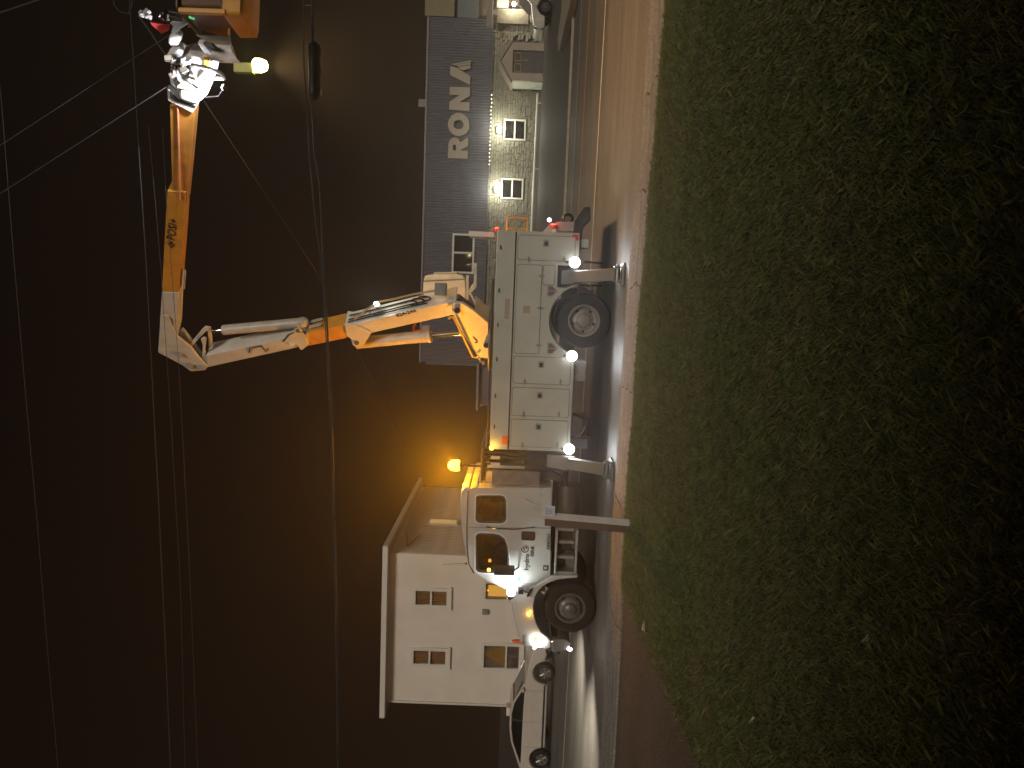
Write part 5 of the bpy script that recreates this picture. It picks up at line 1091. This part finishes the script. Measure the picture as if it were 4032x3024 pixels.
# white sedan on the far lane, heading right
CARY = 25.0; car = thing('sedan', 'white sedan with roof sign driving past behind the truck front', 'car', (-14.3, CARY + .9, 0))
fwx, rwx = -12.75, -15.9; WR = .335
def arch(cx, r, z): 
    a = math.asin(min(.99, (z - WR) / r)); return [(cx + r * math.cos(t), WR + r * math.sin(t)) for t in [math.pi - a - (math.pi - 2 * a) * k / 12 for k in range(13)]]
bz = .24
low = [(rwx - 1.02, .45), (rwx - .95, bz)] + [(x, z) for x, z in arch(rwx, .40, bz + .12)] + [(rwx + .44, bz - .02), (fwx - .44, bz - .02)] + [(x, z) for x, z in arch(fwx, .40, bz + .12)] + [(fwx + .86, bz), (fwx + .95, .42), (fwx + .93, .62), (fwx + .82, .76), (fwx + .3, .90), (fwx - .45, 1.0), (-14.2, 1.03), (rwx - .4, 1.05), (rwx - .95, 1.02), (rwx - 1.05, .85)]
b = MB(); hwid = .90; V = []
for yy_, ins in ((0, .04), (.10, 0), (1.7, 0), (1.8, .04)):
    V.append([b.bm.verts.new((x + (0 if ins == 0 else (-.0)), CARY + yy_, z)) for x, z in low])
n = len(low)
for i in range(3):
    for j in range(n): b.bm.faces.new((V[i][j], V[i][(j + 1) % n], V[i + 1][(j + 1) % n], V[i + 1][j]))
b.bm.faces.new(V[0][::-1]); b.bm.faces.new(V[-1])
CARW = mat('car_white', (.52, .49, .45), .3, var=.03, coat=.5)
b.build('body', CARW, car, bevel=.06, seg=3)
gh = [(fwx - .42, .99), (-13.95, 1.36), (-14.35, 1.44), (-14.9, 1.44), (-15.4, 1.37), (rwx - .35, 1.04)]
b = MB(); b.loft([[(x, CARY + .06 + max(0, (z - 1.0)) * .42, z) for x, z in gh], [(x, CARY + 1.74 - max(0, (z - 1.0)) * .42, z) for x, z in gh]]); ghm = b.build('greenhouse', DGLASS, car)
b = MB(); b.prism([(x, CARY + .25, z + .0) for x, z in gh[1:5]] + [(x, CARY + .25, z + .035) for x, z in gh[1:5][::-1]], (0, 1.3, 0)); b.build('roof', CARW, car, bevel=.03)
for s_ in (0, 1):
    yf = lambda z: CARY + .05 + max(0, z - 1.0) * .42 if s_ == 0 else CARY + 1.75 - max(0, z - 1.0) * .42
    MB().tube([(x, yf(z), z) for x, z in gh], .04, 8).build('roof_pillar', CARW, car)
    MB().tube([(-14.55, yf(1.02), 1.02), (-14.6, yf(1.42), 1.42)], .035, 8).build('roof_pillar', BLACK, car)
    MB().sphere((fwx - .62, CARY - .05 if s_ == 0 else CARY + 1.85, 1.07), .1, 12, 8, (.8, .9, .65)).build('mirror', CARW, car)
    car_wheel((fwx, CARY + .0 if s_ == 0 else CARY + 1.6, WR), WR, .2, car, STEEL); car_wheel((rwx, CARY + .0 if s_ == 0 else CARY + 1.6, WR), WR, .2, car, STEEL)
    yl = CARY + .1 if s_ == 0 else CARY + 1.62
    hq = Vector((fwx + .84, yl, .68)); o = MB().sphere(hq, .12, 14, 8, (.9, .6, .8)).build('headlight', LAMPW, car); lamp('SPOT', hq + Vector((.15, 0, 0)), 260, (1, .95, .85), o, target=hq + Vector((5, 0, -.5)), cone=60)
    MB().sphere((fwx + .80, yl - .04 + .14 * s_, .50), .07, 12, 8, (.9, .7, .5)).build('turn_signal', LAMPAS, car)
MB().box((-14.75, CARY + .7, 1.475), (-14.45, CARY + 1.1, 1.60)).build('roof_sign', TRIMW, car, bevel=.02)
MB().box((rwx + .44, CARY - .012, .30), (fwx - .44, CARY + .02, .36)).build('sill_trim', BLACK, car)
for xx_ in (-14.55, -13.4, -15.45): MB().box((xx_ - .004, CARY - .004, .36), (xx_ + .004, CARY + .02, .98)).build('door_seam', SEAL, car)

# silver van parked at the wing
VX = at(2150, 112, 41).x; VYy = 41.0; vz = rise(0, 41)
van = thing('parked_pickup', 'shiny pale pickup parked at the far right edge by the store', 'pickup', (VX + 2.4, VYy + .9, vz))
lowv = [(VX + .02, vz + .35), (VX, vz + .75), (VX + .10, vz + .98), (VX + 1.15, vz + 1.12), (VX + 1.75, vz + 1.72), (VX + 2.0, vz + 1.78), (VX + 3.6, vz + 1.78), (VX + 3.9, vz + 1.15), (VX + 5.4, vz + 1.12), (VX + 5.4, vz + .4), (VX + 4.95, vz + .33), (VX + 4.8, vz + .62), (VX + 4.5, vz + .78), (VX + 4.2, vz + .62), (VX + 4.05, vz + .33), (VX + 1.5, vz + .33), (VX + 1.35, vz + .62), (VX + 1.05, vz + .78), (VX + .75, vz + .62), (VX + .6, vz + .33)]
MB().prism([(x, VYy, z) for x, z in lowv], (0, 1.85, 0)).build('body', mat('van_silver', (.66, .64, .58), .18, metal=.3, coat=.6), van, bevel=.08, seg=3)
MB().prism([(VX + 1.3, VYy - .006, vz + 1.16), (VX + 1.8, VYy - .006, vz + 1.62), (VX + 2.5, VYy - .006, vz + 1.66), (VX + 2.5, VYy - .006, vz + 1.18)], (0, .02, 0)).build('window', DGLASS, van)
MB().prism([(VX + 2.6, VYy - .006, vz + 1.18), (VX + 2.6, VYy - .006, vz + 1.66), (VX + 3.5, VYy - .006, vz + 1.64), (VX + 3.7, VYy - .006, vz + 1.2)], (0, .02, 0)).build('window', DGLASS, van)
MB().box((VX - .06, VYy + .05, vz + .38), (VX + .02, VYy + 1.8, vz + .58)).build('bumper', CHROME, van, bevel=.03)
MB().sphere((VX + .06, VYy + .12, vz + .80), .1, 12, 8).build('headlamp', CHROME, van)
for xx_ in (VX + 1.05, VX + 4.5):
    for yy_ in (VYy - .01, VYy + 1.64): car_wheel((xx_, yy_, vz + .36), .36, .22, van, CHROME)

# unseen house added behind the camera to shade the lawn
shade_house = thing('unseen_shade_house', 'unseen brick house added behind the lawn to cast shade on it', 'house', (6, -6, 0))
BRK = mat('shade_house_wall', (.20, .13, .10), .9, var=.2, scale=6)
MB().box((-12, -12, -.1), (38, -4.0, 5.2)).build('wall', BRK, shade_house)
MB().prism([(-12.6, -3.4, 5.2), (-12.6, -12.6, 5.2), (-12.6, -8, 8.2)], (51.2, 0, 0)).build('roof', mat('shade_house_roof', (.06, .055, .05), .9), shade_house)
for x in (-9, -3, 8, 14, 22):
    w = MB().box((x - .8, -4.05, 3.6), (x + .8, -3.95, 4.9)).build('window', TRIMW, shade_house); MB().box((x - .7, -3.955, 3.7), (x + .7, -3.94, 4.8)).build('pane', DARKIN, w)
    w = MB().box((x - .8, -4.05, .9), (x + .8, -3.95, 2.2)).build('window', TRIMW, shade_house); MB().box((x - .7, -3.955, 1.0), (x + .7, -3.94, 2.1)).build('pane', DARKIN, w)
w = MB().box((2.0, -4.05, 0), (3.0, -3.95, 2.1)).build('door', mat('shade_house_door', (.12, .05, .04), .5), shade_house); MB().sphere((2.85, -3.92, 1.0), .04, 10, 6).build('door_knob', STEEL, w)

# scraps on the lawn
for (X, Y), nm, lab in (((2536, 2462), 'paper_scrap', 'small white scrap on the lawn near the driveway edge'), ((3415, 2515), 'paper_scrap', 'pale crumpled scrap lying on the dark foreground lawn'), ((2962, 2838), 'paper_scrap', 'tiny pale scrap on the lawn below the sedan')):
    p = gp(X, Y, .14); b = MB(); s_ = .05 * p.y / 6
    for k in range(3): b.prism([p + Vector((random.uniform(-s_, s_), random.uniform(-s_, s_), random.uniform(-.01, .02))) for _ in range(3)], (0, 0, .004))
    tag(b.build(nm, mat('paper', (.55, .50, .44), .8), None, p), lab, 'litter')

# ================================================================== haze added for the glow around the lamps
HAZE = 0.0046
if HAZE > 0:
    hm = bpy.data.materials.new('haze'); hm.use_nodes = True; t = hm.node_tree; t.nodes.clear()
    o_ = t.nodes.new('ShaderNodeOutputMaterial'); v_ = t.nodes.new('ShaderNodeVolumePrincipled'); v_.inputs['Density'].default_value = HAZE; v_.inputs['Anisotropy'].default_value = 0.82; v_.inputs['Color'].default_value = (.9, .88, .85, 1)
    t.links.new(v_.outputs[0], o_.inputs['Volume'])
    hz = MB().box((-70, -25, -1.2), (70, 75, 16)).build('haze', hm, smooth=0); tag(hz, 'thin night haze added to give the lamps a glow', 'haze', kind='stuff')
